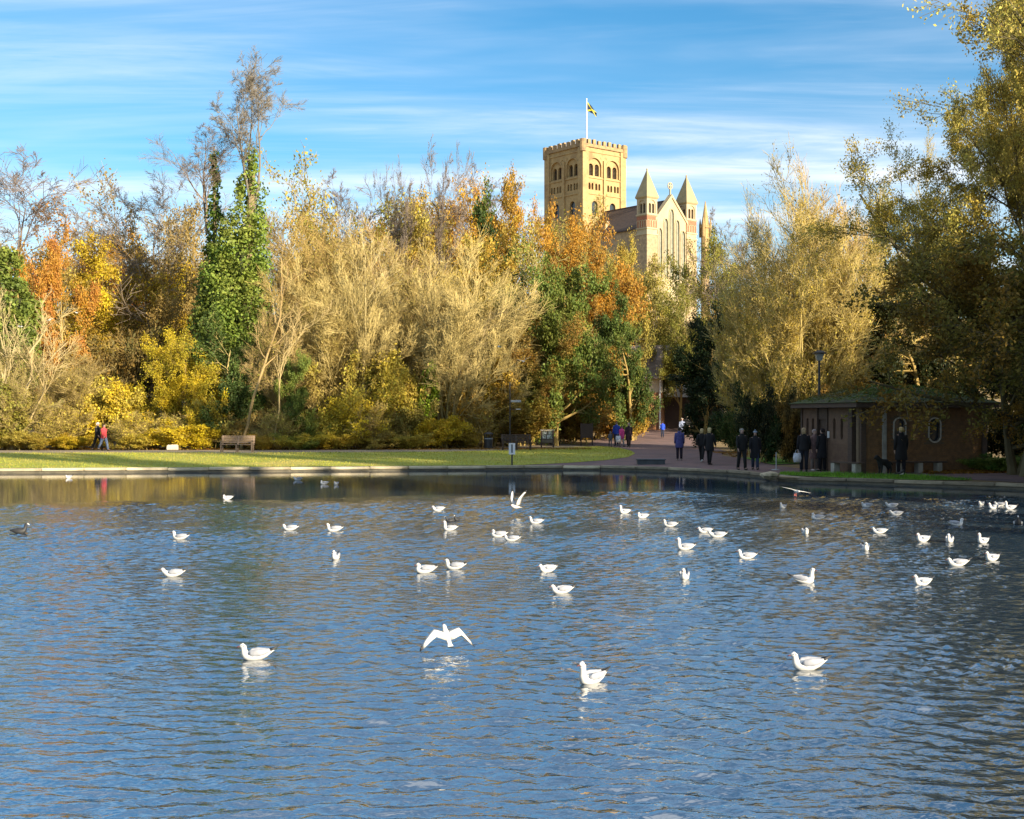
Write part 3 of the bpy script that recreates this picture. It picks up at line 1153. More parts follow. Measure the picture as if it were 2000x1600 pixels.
# pale upright twig masses (willow and birch scrub)
for key, sd, st, ln_ in (('will1', 41, 4, .3), ('will2', 47, 6, .4), ('will3', 53, 4, .26)):
    tree_lib(key, sd, 13, 9, st, [U(k=9, t0=.15, t1=.97, length=.5, ang=.6, n=7, bend=.07, up=.07, rs=.42, decay=.1, sides=5), U(k=8, t0=.15, t1=1, length=.5, ang=.5, n=5, bend=.09, up=.07, rs=.42, rmin=.016, sides=3),
                                  U(k=8, t0=.15, t1=1, length=.6, ang=.4, n=3, bend=.12, up=.07, rs=.5, rmin=.013, sides=3), U(k=6, t0=.1, t1=1, length=.75, ang=.45, n=2, bend=.12, up=.04, rmin=.011, sides=3)],
             leaf=U(level=3, per=5 if key != 'will1' else 2, size=.065, spread=.16), stem_lean=ln_, stem_r=.10, base_spread=.45)
# thin leaf cover over a full twig frame
for key, sd in (('half1', 61), ('half2', 67)):
    tree_lib(key, sd, 13, 10, 2, [U(k=11, t0=.2, t1=.98, length=.5, ang=.8, n=7, bend=.1, up=.05, rs=.5, decay=0., sides=5), U(k=8, t0=.2, t1=1, length=.5, ang=.6, n=5, bend=.14, up=.05, rs=.5, rmin=.016),
                                  U(k=8, t0=.2, t1=1, length=.55, ang=.55, n=4, bend=.16, up=.04, rs=.5, rmin=.012, sides=3), U(k=3, t0=.3, t1=1, length=.6, ang=.5, n=2, bend=.16, up=.04, rmin=.010, sides=3)],
             leaf=U(level=3, per=12, size=.085, spread=.22), stem_r=.2, stem_lean=.16, stem_frac=.68)
# full autumn crowns
for key, sd in (('leafy1', 71), ('leafy2', 79), ('leafy3', 83)):
    tree_lib(key, sd, 12, 9.5, 1, [U(k=14, t0=.2, t1=.98, length=.44, ang=.95, n=6, bend=.1, up=.05, rs=.5, decay=0., sides=5), U(k=8, t0=.25, t1=1, length=.5, ang=.65, n=5, bend=.14, up=.03, rs=.5, rmin=.018),
                                   U(k=6, t0=.2, t1=1, length=.5, ang=.65, n=3, bend=.16, up=.0, rs=.5, rmin=.012, sides=3)],
             leaf=U(level=3, per=44, size=.085, spread=.21), stem_r=.24, stem_bend=.06, stem_frac=.66)
# dense evergreen
for key, sd in (('ever1', 91), ('ever2', 97)):
    tree_lib(key, sd, 10, 6.5, 1, [U(k=20, t0=.06, t1=.98, length=.36, ang=1.0, n=5, bend=.1, up=.06, rs=.45, decay=.3, sides=4), U(k=8, t0=.25, t1=1, length=.5, ang=.65, n=4, bend=.14, up=.02, rs=.5, rmin=.018, sides=3),
                                   U(k=5, t0=.2, t1=1, length=.5, ang=.7, n=3, bend=.16, up=.0, rs=.5, rmin=.012, sides=3)],
             leaf=U(level=3, per=34, size=.095, spread=.17), stem_r=.2)
# bushes
for key, sd, pr in (('bush1', 101, 26), ('bush2', 103, 18), ('bush3', 107, 34)):
    tree_lib(key, sd, 4, 5, 9, [U(k=7, t0=.15, t1=.98, length=.5, ang=.55, n=5, bend=.12, up=.04, rs=.5, rmin=.012, sides=3), U(k=6, t0=.2, t1=1, length=.5, ang=.6, n=4, bend=.16, up=.02, rs=.5, rmin=.01, sides=3),
                                U(k=3, t0=.3, t1=1, length=.6, ang=.5, n=2, bend=.16, up=.02, rmin=.008, sides=3)],
             leaf=U(level=2, per=pr * 2, size=.085, spread=.16), stem_r=.05, stem_lean=.55, base_spread=.5, stem_bend=.09)
tree_lib('twigbush', 109, 4, 5, 12, [U(k=8, t0=.1, t1=.98, length=.55, ang=.45, n=5, bend=.1, up=.05, rs=.5, rmin=.012, sides=3), U(k=8, t0=.2, t1=1, length=.55, ang=.5, n=4, bend=.14, up=.03, rs=.5, rmin=.010, sides=3),
                                     U(k=4, t0=.3, t1=1, length=.6, ang=.5, n=2, bend=.16, up=.02, rmin=.009, sides=3)],
         leaf=U(level=2, per=5, size=.07, spread=.14), stem_r=.045, stem_lean=.5, base_spread=.5, stem_bend=.08)
# the nearest, biggest trees
tree_lib('golden', 131, 14, 12, 8, [U(k=11, t0=.1, t1=.97, length=.48, ang=.65, n=8, bend=.07, up=.07, rs=.55, sides=5), U(k=9, t0=.15, t1=1, length=.45, ang=.48, n=6, bend=.1, up=.07, rs=.5, rmin=.016, sides=4),
                                    U(k=8, t0=.15, t1=1, length=.5, ang=.45, n=3, bend=.14, up=.06, rs=.5, rmin=.012, sides=3), U(k=3, t0=.2, t1=1, length=.65, ang=.4, n=2, bend=.14, up=.04, rmin=.009, sides=3)],
         leaf=U(level=3, per=5, size=.055, spread=.12), stem_lean=.42, stem_r=.10, base_spread=.5, stem_bend=.06)
tree_lib('oak', 149, 20, 19, 1, [U(k=12, t0=.2, t1=.98, length=.6, ang=.85, n=9, bend=.15, up=.05, rs=.55, sides=7), U(k=8, t0=.2, t1=1, length=.48, ang=.65, n=7, bend=.2, up=.03, rs=.5, sides=5),
                                 U(k=8, t0=.2, t1=1, length=.45, ang=.65, n=5, bend=.22, up=.03, rs=.5, rmin=.016, sides=3), U(k=6, t0=.2, t1=1, length=.55, ang=.6, n=2, bend=.2, up=.02, rmin=.011, sides=3)],
         leaf=U(level=4, per=23, size=.062, spread=.16), stem_r=.45, stem_bend=.06)
tree_lib('overhang', 157, 9, 13, 2, [U(k=13, t0=.2, t1=.98, length=.7, ang=1.0, n=8, bend=.12, up=.0, rs=.5, sides=6), U(k=9, t0=.2, t1=1, length=.45, ang=.65, n=6, bend=.18, up=-.03, rs=.5, sides=4),
                                     U(k=7, t0=.2, t1=1, length=.5, ang=.65, n=4, bend=.2, up=-.05, rs=.5, rmin=.014, sides=3)],
         leaf=U(level=3, per=34, size=.07, spread=.16), stem_r=.3, stem_bend=.08, stem_lean=.25)


def plant(name, label, group, key, px, D, top, wpx, leaf, bark, rot=0.0, second=None, cat='tree', z0=None):
    """one tree: trunk and crown under an Empty at its foot; size from where its top and sides stand at that distance"""
    x = xat(px, D)
    return plant_xy(name, label, group, key, x, D, zat(top, D), wpx * D / FPX * (1.1 if key[:4] == 'will' else 1.36 if group in (G_SKY, G_WOOD) else 1.25 if cat == 'bush' else 1.12), leaf, bark, rot, second, cat, z0)


def plant_xy(name, label, group, key, x, y, ztop, w, leaf, bark, rot=0.0, second=None, cat='tree', z0=None):
    tm, cm, H, W = LIB[key]
    g = hz(x, y) if z0 is None else z0
    o = thing(name, label, cat, (x, y, g), rot, group)
    o.scale = (w / W, w / W, (ztop - g) / H)
    t = link('trunk' if cat == 'tree' else 'stem', tm, o)
    t['bark_tint'] = bark
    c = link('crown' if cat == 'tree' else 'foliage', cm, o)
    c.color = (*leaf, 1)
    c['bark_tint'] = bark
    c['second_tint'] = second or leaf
    return o


def ivy(parent, path, rads, count, size, seed, leaf, second=None, name='ivy', shag=0.35):
    """ragged leaf cloak round a stem, built of overhanging clumps: path points and radii are in the parent's space"""
    rg = np.random.RandomState(seed)
    path = np.array(path, float)
    length = np.linalg.norm(np.diff(path, axis=0), axis=1).sum()
    nc = int(max(24, length * 17))
    t = rg.uniform(0, 0.999, nc) * (len(path) - 1)
    i = t.astype(int)
    w = (t - i)[:, None]
    c = path[i] * (1 - w) + path[i + 1] * w
    r = np.array(rads)[i] * (1 - w[:, 0]) + np.array(rads)[i + 1] * w[:, 0]
    a = rg.uniform(0, 2 * np.pi, nc)
    cr = np.clip(r * rg.uniform(.3, .62, nc), .26, .85)
    off = r * rg.uniform(.45, 1.0 + shag * .35, nc)
    cc = c + np.stack([np.cos(a) * off, np.sin(a) * off, np.zeros(nc)], 1)
    k = rg.choice(nc, count, p=cr ** 1.5 / (cr ** 1.5).sum())
    d = unit(rg.normal(size=(count, 3)))
    P = cc[k] + d * (cr[k] * rg.uniform(.55, 1.12, count))[:, None] * np.array([1, 1, 1.25])
    P[:, 2] -= rg.exponential(.12, count)
    N = unit(d + rg.normal(size=P.shape) * 0.6 + np.array([0, 0, .3]))
    u = unit(np.cross(N, rg.normal(size=P.shape)))
    v = np.cross(N, u)
    s = (size * rg.uniform(.5, 1.35, count))[:, None]
    V = np.stack([P - u * s, P - v * s * .75, P + u * s, P + v * s * .75], 1).reshape(-1, 3)
    g = Geo()
    g.add(V, np.arange(count * 4).reshape(-1, 4), np.repeat(np.clip(rg.uniform(0, .6, count) + rg.uniform(0, .4, nc)[k], 0, 1), 4), 1)
    cv, cq = tubes(path[None, :-1] if len(path) > 3 else path[None], np.array(rads)[None, :-1] * 0.36 if len(path) > 3 else np.array(rads)[None] * 0.2, 9)
    g.add(cv, cq, None, 0)  # dark inner core tube, added to block light through the leaves
    o = link(name, g.mesh(name), parent)
    o.color = (*leaf, 1)
    o['second_tint'] = second or leaf
    o['bark_tint'] = (0.03, 0.035, 0.015)  # near-black colour of the added light-blocking core
    return o


# leaf and bark colours
TAN, TAN2, GREYB, PALEB = (0.40, 0.30, 0.10), (0.34, 0.24, 0.08), (0.17, 0.135, 0.115), (0.44, 0.345, 0.135)
YEL, YEL2, ORA, ORA2, RUST = (0.62, 0.47, 0.03), (0.54, 0.43, 0.06), (0.55, 0.29, 0.035), (0.60, 0.36, 0.05), (0.50, 0.24, 0.055)
OLI, OLI2, GRN, GRN2, DGR, BRN = (0.33, 0.31, 0.05), (0.47, 0.39, 0.08), (0.15, 0.205, 0.04), (0.255, 0.295, 0.055), (0.035, 0.065, 0.015), (0.30, 0.175, 0.035)
GOLD, GOLDB = (0.47, 0.37, 0.06), (0.46, 0.36, 0.13)
G_SKY, G_WOOD, G_BUSH, G_RIGHT = 'trees on the skyline', 'trees on the far bank', 'bushes along the far bank', 'trees at the path end'

# far skyline, left to right
plant('bare_tree', 'bare grey tree at the left edge rising above the wood', G_SKY, 'bare1', -15, 108, 282, 230, OLI, GREYB, 0.3)
plant('copper_tree', 'thin copper-red tree with bare top between two bare trees', G_SKY, 'half1', 118, 112, 395, 240, RUST, TAN2, 1.0, ORA)
plant('bare_tree', 'fine twiggy bare tree behind the copper tree', G_SKY, 'bare2', 190, 135, 372, 190, OLI, GREYB, 2.0)
plant('bare_tree', 'broad bare tree with pale twigs next to the ivy tree', G_SKY, 'bare1', 275, 100, 322, 200, OLI, (0.22, 0.175, 0.13), 1.4)
plant('olive_tree', 'tan half-bare tree touching the ivy column', G_SKY, 'half2', 350, 104, 356, 200, (0.30, 0.22, 0.07), TAN2, 0.2)
plant('olive_tree', 'olive tree with bare crown just past the ivy column', G_SKY, 'half1', 560, 104, 356, 190, OLI2, TAN2, 2.2, (0.26, 0.2, 0.05))
plant('olive_tree', 'rounded olive-green tree with a fringe of bare twigs on top', G_SKY, 'half2', 655, 112, 338, 260, OLI2, TAN2, 0.7, OLI)
plant('bare_tree', 'twiggy grey crown behind the rounded olive tree', G_SKY, 'bare2', 660, 110, 318, 140, OLI, GREYB, 0.9)
plant('bare_tree', 'bare forked tree standing out of the orange maples', G_SKY, 'tall_bare', 838, 100, 268, 78, OLI, (0.19, 0.15, 0.12), 0.4)
plant('bare_tree', 'smaller bare tree left of the forked tree above orange leaves', G_SKY, 'tall_bare', 778, 100, 305, 62, OLI, (0.19, 0.155, 0.125), 2.4)
plant('maple_tree', 'orange maple under the bare forked tree', G_SKY, 'leafy1', 800, 112, 372, 230, ORA2, TAN2, 0.0, (0.40, 0.26, 0.03))
plant('maple_tree', 'bright orange maple with open twigs beside the dark ivy tree', G_SKY, 'half1', 905, 116, 345, 150, ORA, TAN2, 1.7, ORA2)
plant('bare_tree', 'bare twig fan behind the orange and green trees', G_SKY, 'bare1', 950, 132, 318, 110, OLI, GREYB, 2.9)
plant('maple_tree', 'orange-topped tree half hiding the tower', G_SKY, 'leafy2', 1005, 118, 342, 115, ORA, TAN2, 0.6, (0.33, 0.24, 0.04))
plant('olive_tree', 'light olive tree in front of the tower foot', G_SKY, 'half2', 1075, 118, 385, 120, OLI2, TAN, 1.9, (0.24, 0.23, 0.05))
plant('maple_tree', 'golden-orange tree below the transept roof', G_SKY, 'leafy3', 1130, 106, 412, 165, (0.40, 0.22, 0.035), TAN2, 0.9, ORA)
plant('olive_tree', 'pale olive-tan tree hiding the flank of the transept', G_SKY, 'leafy1', 1192, 122, 458, 90, (0.44, 0.33, 0.06), TAN, 0.5, OLI2)
plant('olive_tree', 'pale olive tree in front of the gable', G_SKY, 'leafy2', 1232, 112, 496, 110, OLI2, TAN, 2.6, (0.24, 0.22, 0.06))
plant('olive_tree', 'green tree between the gable and the big golden tree', G_SKY, 'leafy3', 1325, 112, 550, 95, (0.17, 0.17, 0.035), TAN2, 0.4, OLI)
plant('bare_tree', 'bare grey tree right of the small stone pinnacle', G_SKY, 'bare2', 1425, 118, 398, 110, OLI, GREYB, 1.2)

# closing the wood further up the slope
for (px, D, top, w, key, leaf, sec, lab) in (
        (50, 130, 455, 200, 'half2', OLI2, RUST, 'olive-rust tree far back at the left end of the wood'),
        (160, 126, 440, 190, 'leafy1', ORA, (0.36, 0.24, 0.04), 'orange-brown tree far back left of the yellow tree'),
        (300, 128, 420, 200, 'half1', (0.33, 0.25, 0.06), OLI2, 'tan tree far back left of the ivy column'),
        (420, 126, 430, 190, 'half2', (0.30, 0.22, 0.06), TAN2, 'brown tree far back behind the ivy column'),
        (540, 124, 400, 200, 'half1', OLI2, TAN, 'olive tree far back right of the ivy column'),
        (640, 126, 385, 200, 'half2', OLI2, OLI, 'olive tree far back behind the middle willows'),
        (735, 122, 400, 190, 'leafy3', (0.42, 0.28, 0.05), ORA, 'orange-tan tree far back left of the forked bare tree'),
        (850, 124, 390, 190, 'leafy2', ORA2, OLI2, 'orange tree far back right of the forked bare tree'),
        (950, 126, 400, 180, 'half2', OLI2, ORA, 'olive-orange tree far back left of the tower'),
        (1045, 126, 430, 170, 'half1', (0.30, 0.28, 0.05), OLI, 'light green tree far back under the tower'),
        (1200, 128, 462, 150, 'half2', OLI2, (0.4, 0.24, 0.04), 'tan-olive tree far back under the transept'),
        (1388, 118, 456, 120, 'leafy2', (0.2, 0.2, 0.04), OLI, 'dull green tree far back right of the gable'),
        (1440, 110, 560, 190, 'half2', (0.22, 0.2, 0.04), BRN, 'dull green tree far back behind the golden tree'),
        (1560, 106, 600, 260, 'leafy2', (0.22, 0.17, 0.04), BRN, 'brown tree far back behind the lamp post'),
        (1700, 104, 560, 260, 'leafy1', (0.22, 0.18, 0.04), BRN, 'brown tree far back behind the hut roof'),
        (1860, 100, 520, 280, 'leafy3', (0.2, 0.18, 0.04), BRN, 'brown tree far back at the right end')):
    plant('woodland_tree', lab, 'trees further up the slope', key, px, D, top, w * 1.25, leaf, TAN2, (px * 0.53) % 6, sec)

# the wood on the bank, second row
plant('yellow_tree', 'golden-yellow tree between the copper tree and the ivy tree', G_WOOD, 'leafy2', 235, 98, 470, 200, YEL, TAN2, 0.4, (0.36, 0.24, 0.03))
plant('copper_tree', 'rusty-orange beech behind the pale left-hand trunks', G_WOOD, 'leafy1', 118, 90, 440, 130, RUST, TAN2, 2.0, ORA)
plant('tan_tree', 'tan twiggy tree at the left edge', G_WOOD, 'half2', 30, 96, 430, 190, (0.27, 0.20, 0.06), TAN, 0.8, OLI2)
plant('tan_tree', 'brown twiggy tree in the shade left of the ivy column', G_WOOD, 'half1', 345, 95, 500, 180, (0.26, 0.18, 0.05), TAN2, 1.2)
plant('tan_tree', 'rosy tan birch scrub right of the ivy column', G_WOOD, 'will2', 560, 96, 415, 220, TAN, TAN2, 0.3, OLI2)
plant('tan_tree', 'broad tan willow in the middle of the wood', G_WOOD, 'will3', 660, 98, 408, 260, TAN, TAN2, 1.1, OLI2)
plant('tan_tree', 'brownish willow under the orange maple', G_WOOD, 'will2', 770, 98, 430, 230, TAN, (0.37, 0.27, 0.14), 2.1, ORA2)
plant('maple_tree', 'yellow-orange tree below the forked bare tree', G_WOOD, 'leafy3', 880, 101, 400, 190, (0.38, 0.25, 0.03), TAN2, 2.5, OLI2)
plant('evergreen_tree', 'dark green ivy-clad tree with orange leaves beside the tower', G_WOOD, 'ever1', 975, 106, 356, 120, DGR, TAN2, 0.5, GRN)
plant('green_tree', 'leafy green tree in the middle of the wood below the tower', G_WOOD, 'half1', 1060, 96, 470, 190, GRN2, PALEB, 0.2, (0.26, 0.24, 0.04))
plant('green_tree', 'ivy-green tree right of the pale willow', G_WOOD, 'ever2', 1085, 90, 500, 130, GRN, TAN2, 1.3, (0.16, 0.18, 0.03))
plant('maple_tree', 'tall golden-brown tree under the transept', G_WOOD, 'leafy1', 1165, 100, 490, 110, (0.36, 0.20, 0.03), TAN2, 1.6, BRN)
plant('green_tree', 'olive tree above the brick building by the path', G_WOOD, 'half2', 1300, 122, 545, 170, (0.19, 0.19, 0.035), TAN2, 2.8, GRN)
plant('holly_tree', 'glossy dark green holly beside the brick building', G_WOOD, 'ever1', 1232, 99, 560, 85, (0.075, 0.115, 0.025), TAN2, 2.2, GRN)
plant('holly_tree', 'second dark holly leaning over the golden hedge', G_WOOD, 'ever2', 1200, 101, 620, 70, (0.08, 0.12, 0.025), TAN2, 0.4, GRN2)
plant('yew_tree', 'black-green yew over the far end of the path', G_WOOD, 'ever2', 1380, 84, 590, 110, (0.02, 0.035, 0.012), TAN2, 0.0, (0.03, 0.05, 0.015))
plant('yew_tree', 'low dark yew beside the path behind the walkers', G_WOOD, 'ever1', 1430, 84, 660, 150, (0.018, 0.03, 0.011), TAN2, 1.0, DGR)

# front row of the wood
plant('willow_tree', 'pale bare willow with a bright straight trunk', G_WOOD, 'will1', 712, 87, 452, 230, TAN, PALEB, 0.0)
plant('willow_tree', 'tan bare willow just left of the pale straight trunk', G_WOOD, 'will3', 620, 86, 520, 180, TAN, TAN, 0.9, OLI2)
plant('willow_tree', 'pale bare willow with spreading branches near the lamp post', G_WOOD, 'will1', 868, 86, 450, 230, TAN, PALEB, 2.0)
plant('willow_tree', 'buff willow between the two pale willows', G_WOOD, 'will2', 790, 90, 470, 190, (0.34, 0.27, 0.10), TAN, 1.5, YEL2)
plant('willow_tree', 'buff bare willow at the right end of the willow row', G_WOOD, 'will3', 965, 90, 520, 170, TAN, PALEB, 0.5, OLI2)
plant('birch_tree', 'leaning bare tree with pale trunk at the left edge', G_WOOD, 'will2', 20, 80, 650, 130, OLI2, (0.36, 0.28, 0.12), 2.2, (0.17, 0.2, 0.03))
plant('birch_tree', 'pale bare tree leaning right behind the walking couple', G_WOOD, 'will3', 130, 83, 670, 130, OLI2, (0.36, 0.27, 0.11), 0.8, (0.3, 0.24, 0.05))
plant('willow_tree', 'slanting pale tree behind the left bench', G_WOOD, 'will3', 545, 84, 600, 110, OLI2, (0.36, 0.26, 0.11), 1.9, OLI2)
plant('yellow_tree', 'bright yellow hazel right of the dark gap', G_WOOD, 'leafy3', 335, 84, 640, 130, (0.40, 0.33, 0.03), TAN2, 1.1, YEL)
plant('holly_tree', 'dark green holly at the foot of the ivy column', G_WOOD, 'ever1', 445, 83, 600, 130, (0.08, 0.12, 0.03), PALEB, 0.7, GRN)
plant('ivy_shrub', 'narrow green ivy-covered stump right of the slanting tree', G_WOOD, 'ever2', 572, 82, 685, 60, GRN, TAN2, 0.3, GRN2)
plant('brown_tree', 'golden-brown tree behind the lamp post', G_WOOD, 'leafy2', 930, 93, 590, 190, (0.30, 0.185, 0.025), TAN2, 0.1, BRN)
plant('brown_tree', 'brown autumn tree behind the notice board', G_WOOD, 'leafy3', 1035, 91, 610, 170, BRN, TAN2, 1.4, (0.16, 0.16, 0.03))
plant('brown_tree', 'amber tree left of the dark holly', G_WOOD, 'leafy1', 1120, 100, 600, 120, (0.34, 0.20, 0.025), TAN2, 2.7, BRN)

# bushes at the wood's edge
for (px, D, top, w, key, leaf, sec, lab) in (
        (20, 81, 740, 150, 'bush2', (0.30, 0.26, 0.05), GRN2, 'tangled olive bush at the left edge behind the path'),
        (110, 82, 790, 120, 'twigbush', OLI2, YEL2, 'buff twig bush left of the walking couple'),
        (235, 83, 735, 120, 'bush1', YEL, OLI2, 'yellow bush just right of the walking couple'),
        (300, 81, 800, 120, 'twigbush', OLI2, YEL2, 'buff twig bush behind the small white block'),
        (370, 80.5, 818, 110, 'bush3', (0.55, 0.42, 0.02), YEL, 'bright yellow bush left of the wooden bench'),
        (400, 82, 750, 90, 'bush2', YEL, OLI2, 'yellow bush above the bright yellow bush'),
        (470, 82, 800, 110, 'twigbush', (0.36, 0.22, 0.03), TAN2, 'rusty twig bush behind the wooden bench'),
        (555, 81.5, 790, 90, 'twigbush', OLI2, GRN2, 'greenish twig bush right of the wooden bench'),
        (615, 81.5, 800, 80, 'bush2', GRN2, YEL2, 'small green and yellow bush at the grass edge'),
        (690, 82, 745, 130, 'bush2', YEL2, YEL, 'golden reed-like thicket under the pale willow'),
        (725, 81.5, 780, 100, 'twigbush', (0.40, 0.28, 0.09), YEL, 'sandy thicket right of the golden thicket'),
        (790, 83, 770, 100, 'bush2', (0.26, 0.21, 0.05), OLI2, 'dull olive bush under the buff willow'),
        (845, 82.5, 812, 95, 'bush1', (0.60, 0.42, 0.03), YEL, 'low amber bush left of the black litter bin'),
        (915, 87, 770, 130, 'twigbush', (0.42, 0.32, 0.05), BRN, 'dark golden bush behind the litter bin'),
        (1010, 90, 770, 150, 'bush2', (0.28, 0.19, 0.03), OLI, 'dark brown bush behind the lakeside bench'),
        (1105, 94, 770, 130, 'bush1', (0.36, 0.22, 0.03), BRN, 'brown bush between the two notice boards'),
        (1165, 101, 740, 110, 'bush3', (0.34, 0.19, 0.02), ORA2, 'golden hedge behind the family group'),
        (1238, 100, 755, 60, 'bush1', (0.36, 0.24, 0.03), ORA2, 'sunlit orange bush against the brick building'),
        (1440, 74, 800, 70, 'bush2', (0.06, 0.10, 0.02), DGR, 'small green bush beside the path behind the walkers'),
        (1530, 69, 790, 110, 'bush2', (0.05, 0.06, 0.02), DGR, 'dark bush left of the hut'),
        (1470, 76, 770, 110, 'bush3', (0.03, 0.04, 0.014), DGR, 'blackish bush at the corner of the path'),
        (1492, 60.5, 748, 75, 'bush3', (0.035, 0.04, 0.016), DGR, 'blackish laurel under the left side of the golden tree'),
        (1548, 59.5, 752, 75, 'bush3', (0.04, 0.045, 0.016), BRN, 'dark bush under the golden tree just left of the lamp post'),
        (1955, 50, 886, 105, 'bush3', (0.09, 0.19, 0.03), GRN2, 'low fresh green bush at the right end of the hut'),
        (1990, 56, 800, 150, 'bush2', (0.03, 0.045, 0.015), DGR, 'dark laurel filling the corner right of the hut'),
        (-5, 79.8, 838, 80, 'bush3', (0.46, 0.38, 0.06), OLI2, 'lowest olive clump at the left edge of the far path'),
        (62, 79.8, 842, 85, 'bush1', (0.50, 0.38, 0.06), OLI2, 'low tawny clump left of the walking couple'),
        (140, 79.9, 846, 80, 'bush3', (0.56, 0.40, 0.04), YEL, 'low gold clump just left of the walking couple'),
        (262, 79.7, 844, 80, 'bush1', (0.52, 0.41, 0.06), YEL2, 'low straw clump between the couple and the white block'),
        (515, 79.9, 848, 70, 'bush1', (0.50, 0.36, 0.05), ORA2, 'low tawny clump just right of the wooden bench'),
        (585, 79.9, 846, 75, 'bush3', (0.52, 0.42, 0.05), GRN2, 'low yellow-green clump at the lawn edge'),
        (655, 80.2, 842, 85, 'bush3', (0.56, 0.42, 0.06), YEL, 'low gold clump under the golden thicket'),
        (735, 80.4, 838, 90, 'bush1', (0.54, 0.40, 0.08), TAN, 'low sandy clump under the sandy thicket'),
        (800, 80.8, 846, 70, 'bush3', (0.46, 0.36, 0.05), OLI2, 'low olive clump left of the low amber bush'),
        (905, 84.5, 842, 80, 'bush1', (0.48, 0.34, 0.04), BRN, 'low amber clump left of the litter bin'),
        (150, 84, 700, 130, 'twigbush', OLI2, TAN, 'buff scrub rising behind the walking couple'),
        (520, 85, 700, 120, 'twigbush', OLI2, GRN2, 'olive scrub right of the ivy column foot'),
        (640, 86, 690, 130, 'bush2', (0.40, 0.33, 0.06), TAN, 'straw-coloured bush left of the bright vertical trunk'),
        (760, 86, 690, 130, 'bush1', (0.44, 0.34, 0.06), YEL2, 'straw-coloured bush right of the bright vertical trunk'),
        (900, 89, 700, 130, 'bush2', (0.42, 0.28, 0.04), ORA2, 'golden bush behind the black litter bin'),
        (985, 92, 690, 130, 'bush1', (0.36, 0.24, 0.035), OLI, 'amber bush above the lakeside bench'),
        (205, 90, 640, 150, 'bush2', (0.12, 0.10, 0.03), BRN, 'dark shaded thicket behind the walking couple')):
    plant('bush', lab, G_BUSH, key, px, D, top, w, leaf, TAN, (px * 0.37) % 6, sec, 'bush')

# the tall ivy tree and its smaller neighbour
def bare_on(parent, key, loc, w, h, bark, rot):
    tm, cm, H, W = LIB[key]
    for nm, me in (('limb', tm), ('crown', cm)):
        o = link(nm, me, parent, loc, rot)
        o.scale = (w / W, w / W, h / H)
        o.color = (*OLI, 1)
        o['bark_tint'] = bark
        o['second_tint'] = OLI


D_ = 88.0
x_ = xat(478, D_)
g_ = hz(x_, D_)
iv = thing('ivy_tree', 'tallest tree: bare forked crown above a broad column of bright green ivy', 'tree', (x_, D_, g_), 0, G_WOOD)
zt = zat(300, D_) - g_
tr2 = link('trunk', MB().tube([(-0.4, 0, -0.3), (-0.2, 0, 5), (0.2, 0, 11), (0.5, 0, zt - 1.5)], [0.6, 0.5, 0.4, 0.2], 10).mesh('trunk', BARK), iv)
tr2['bark_tint'] = (0.26, 0.2, 0.11)
bare_on(iv, 'tall_bare', (0.45, 0, zt - 4.6), 6.4, zat(88, D_) - g_ - zt + 4.6, (0.19, 0.165, 0.13), 2.0)
ivy(iv, [(-1.6, 0, 0.5), (-1.2, 0, 5), (-0.9, 0, 8), (-0.4, 0, 12), (0.1, 0, 15), (0.5, 0, zt + 0.5)], [2.3, 2.0, 2.0, 1.8, 1.2, 0.35], 34000, 0.108, 7, (0.20, 0.28, 0.045), GRN2, shag=0.6)
for k, (pa, pb, r0, n_) in enumerate((((-0.9, -.3, 7), (-2.9, -.4, 9.5), 0.8, 5000), ((-0.5, -.3, 10), (1.3, -.2, 12.8), 0.6, 3600), ((-1.3, -.5, 4), (1.6, -.6, 6.4), 1.0, 6000), ((-0.6, -.2, 12), (-2.2, -.2, 13.8), 0.6, 3600), ((-1.6, -.4, 1), (-3.2, -.5, 3.6), 0.9, 5000))):
    ivy(iv, [pa, tuple((p + q) / 2 + (0, 0, .3)[i] for i, (p, q) in enumerate(zip(pa, pb))), pb], [r0, r0 * 1.1, r0 * 0.35], n_, 0.105, 70 + k, (0.19, 0.27, 0.045), GRN2, 'ivy_bough', 0.6)
x2 = xat(418, 89.5)
iv2 = thing('ivy_tree', 'slim dark ivy stem with bare twigs left of the tallest tree', 'tree', (x2, 89.5, hz(x2, 89.5)), 0, G_WOOD)
z2 = zat(285, 89.5) - hz(x2, 89.5)
t3 = link('trunk', MB().tube([(0, 0, -0.3), (0.1, 0, 8), (0, 0, z2)], [0.35, 0.28, 0.05], 8).mesh('trunk', BARK), iv2)
t3['bark_tint'] = (0.22, 0.17, 0.1)
bare_on(iv2, 'bare2', (-0.5, 0, z2 - 6), 5.0, zat(230, 89.5) - hz(x2, 89.5) - z2 + 6, (0.25, 0.19, 0.14), 1.0)
ivy(iv2, [(0, 0, 3), (0.1, 0, 9), (0.1, 0, 13), (0, 0, z2)], [1.3, 1.2, 0.7, 0.08], 11000, 0.12, 9, (0.08, 0.14, 0.02), GRN, shag=0.5)
x3 = xat(30, 86)
iv3 = thing('ivy_tree', 'green ivy-wrapped trunk at the left edge of the wood', 'tree', (x3, 86, hz(x3, 86)), 0, G_WOOD)
t4 = link('trunk', MB().tube([(0, 0, -0.3), (0.1, 0, 6), (0.1, 0, 11)], [0.4, 0.3, 0.1], 8).mesh('trunk', BARK), iv3)
t4['bark_tint'] = TAN2
ivy(iv3, [(0.2, 0, 3), (0.2, 0, 7), (0.1, 0, 10), (-0.6, 0, 13.5)], [0.9, 1.25, 1.1, 0.5], 11000, 0.12, 12, GRN2, GRN)
x4 = xat(836, 84)
iv4 = thing('ivy_stump', 'short bright lime-green ivy column among the pale willows', 'tree', (x4, 84, hz(x4, 84)), 0, G_WOOD)
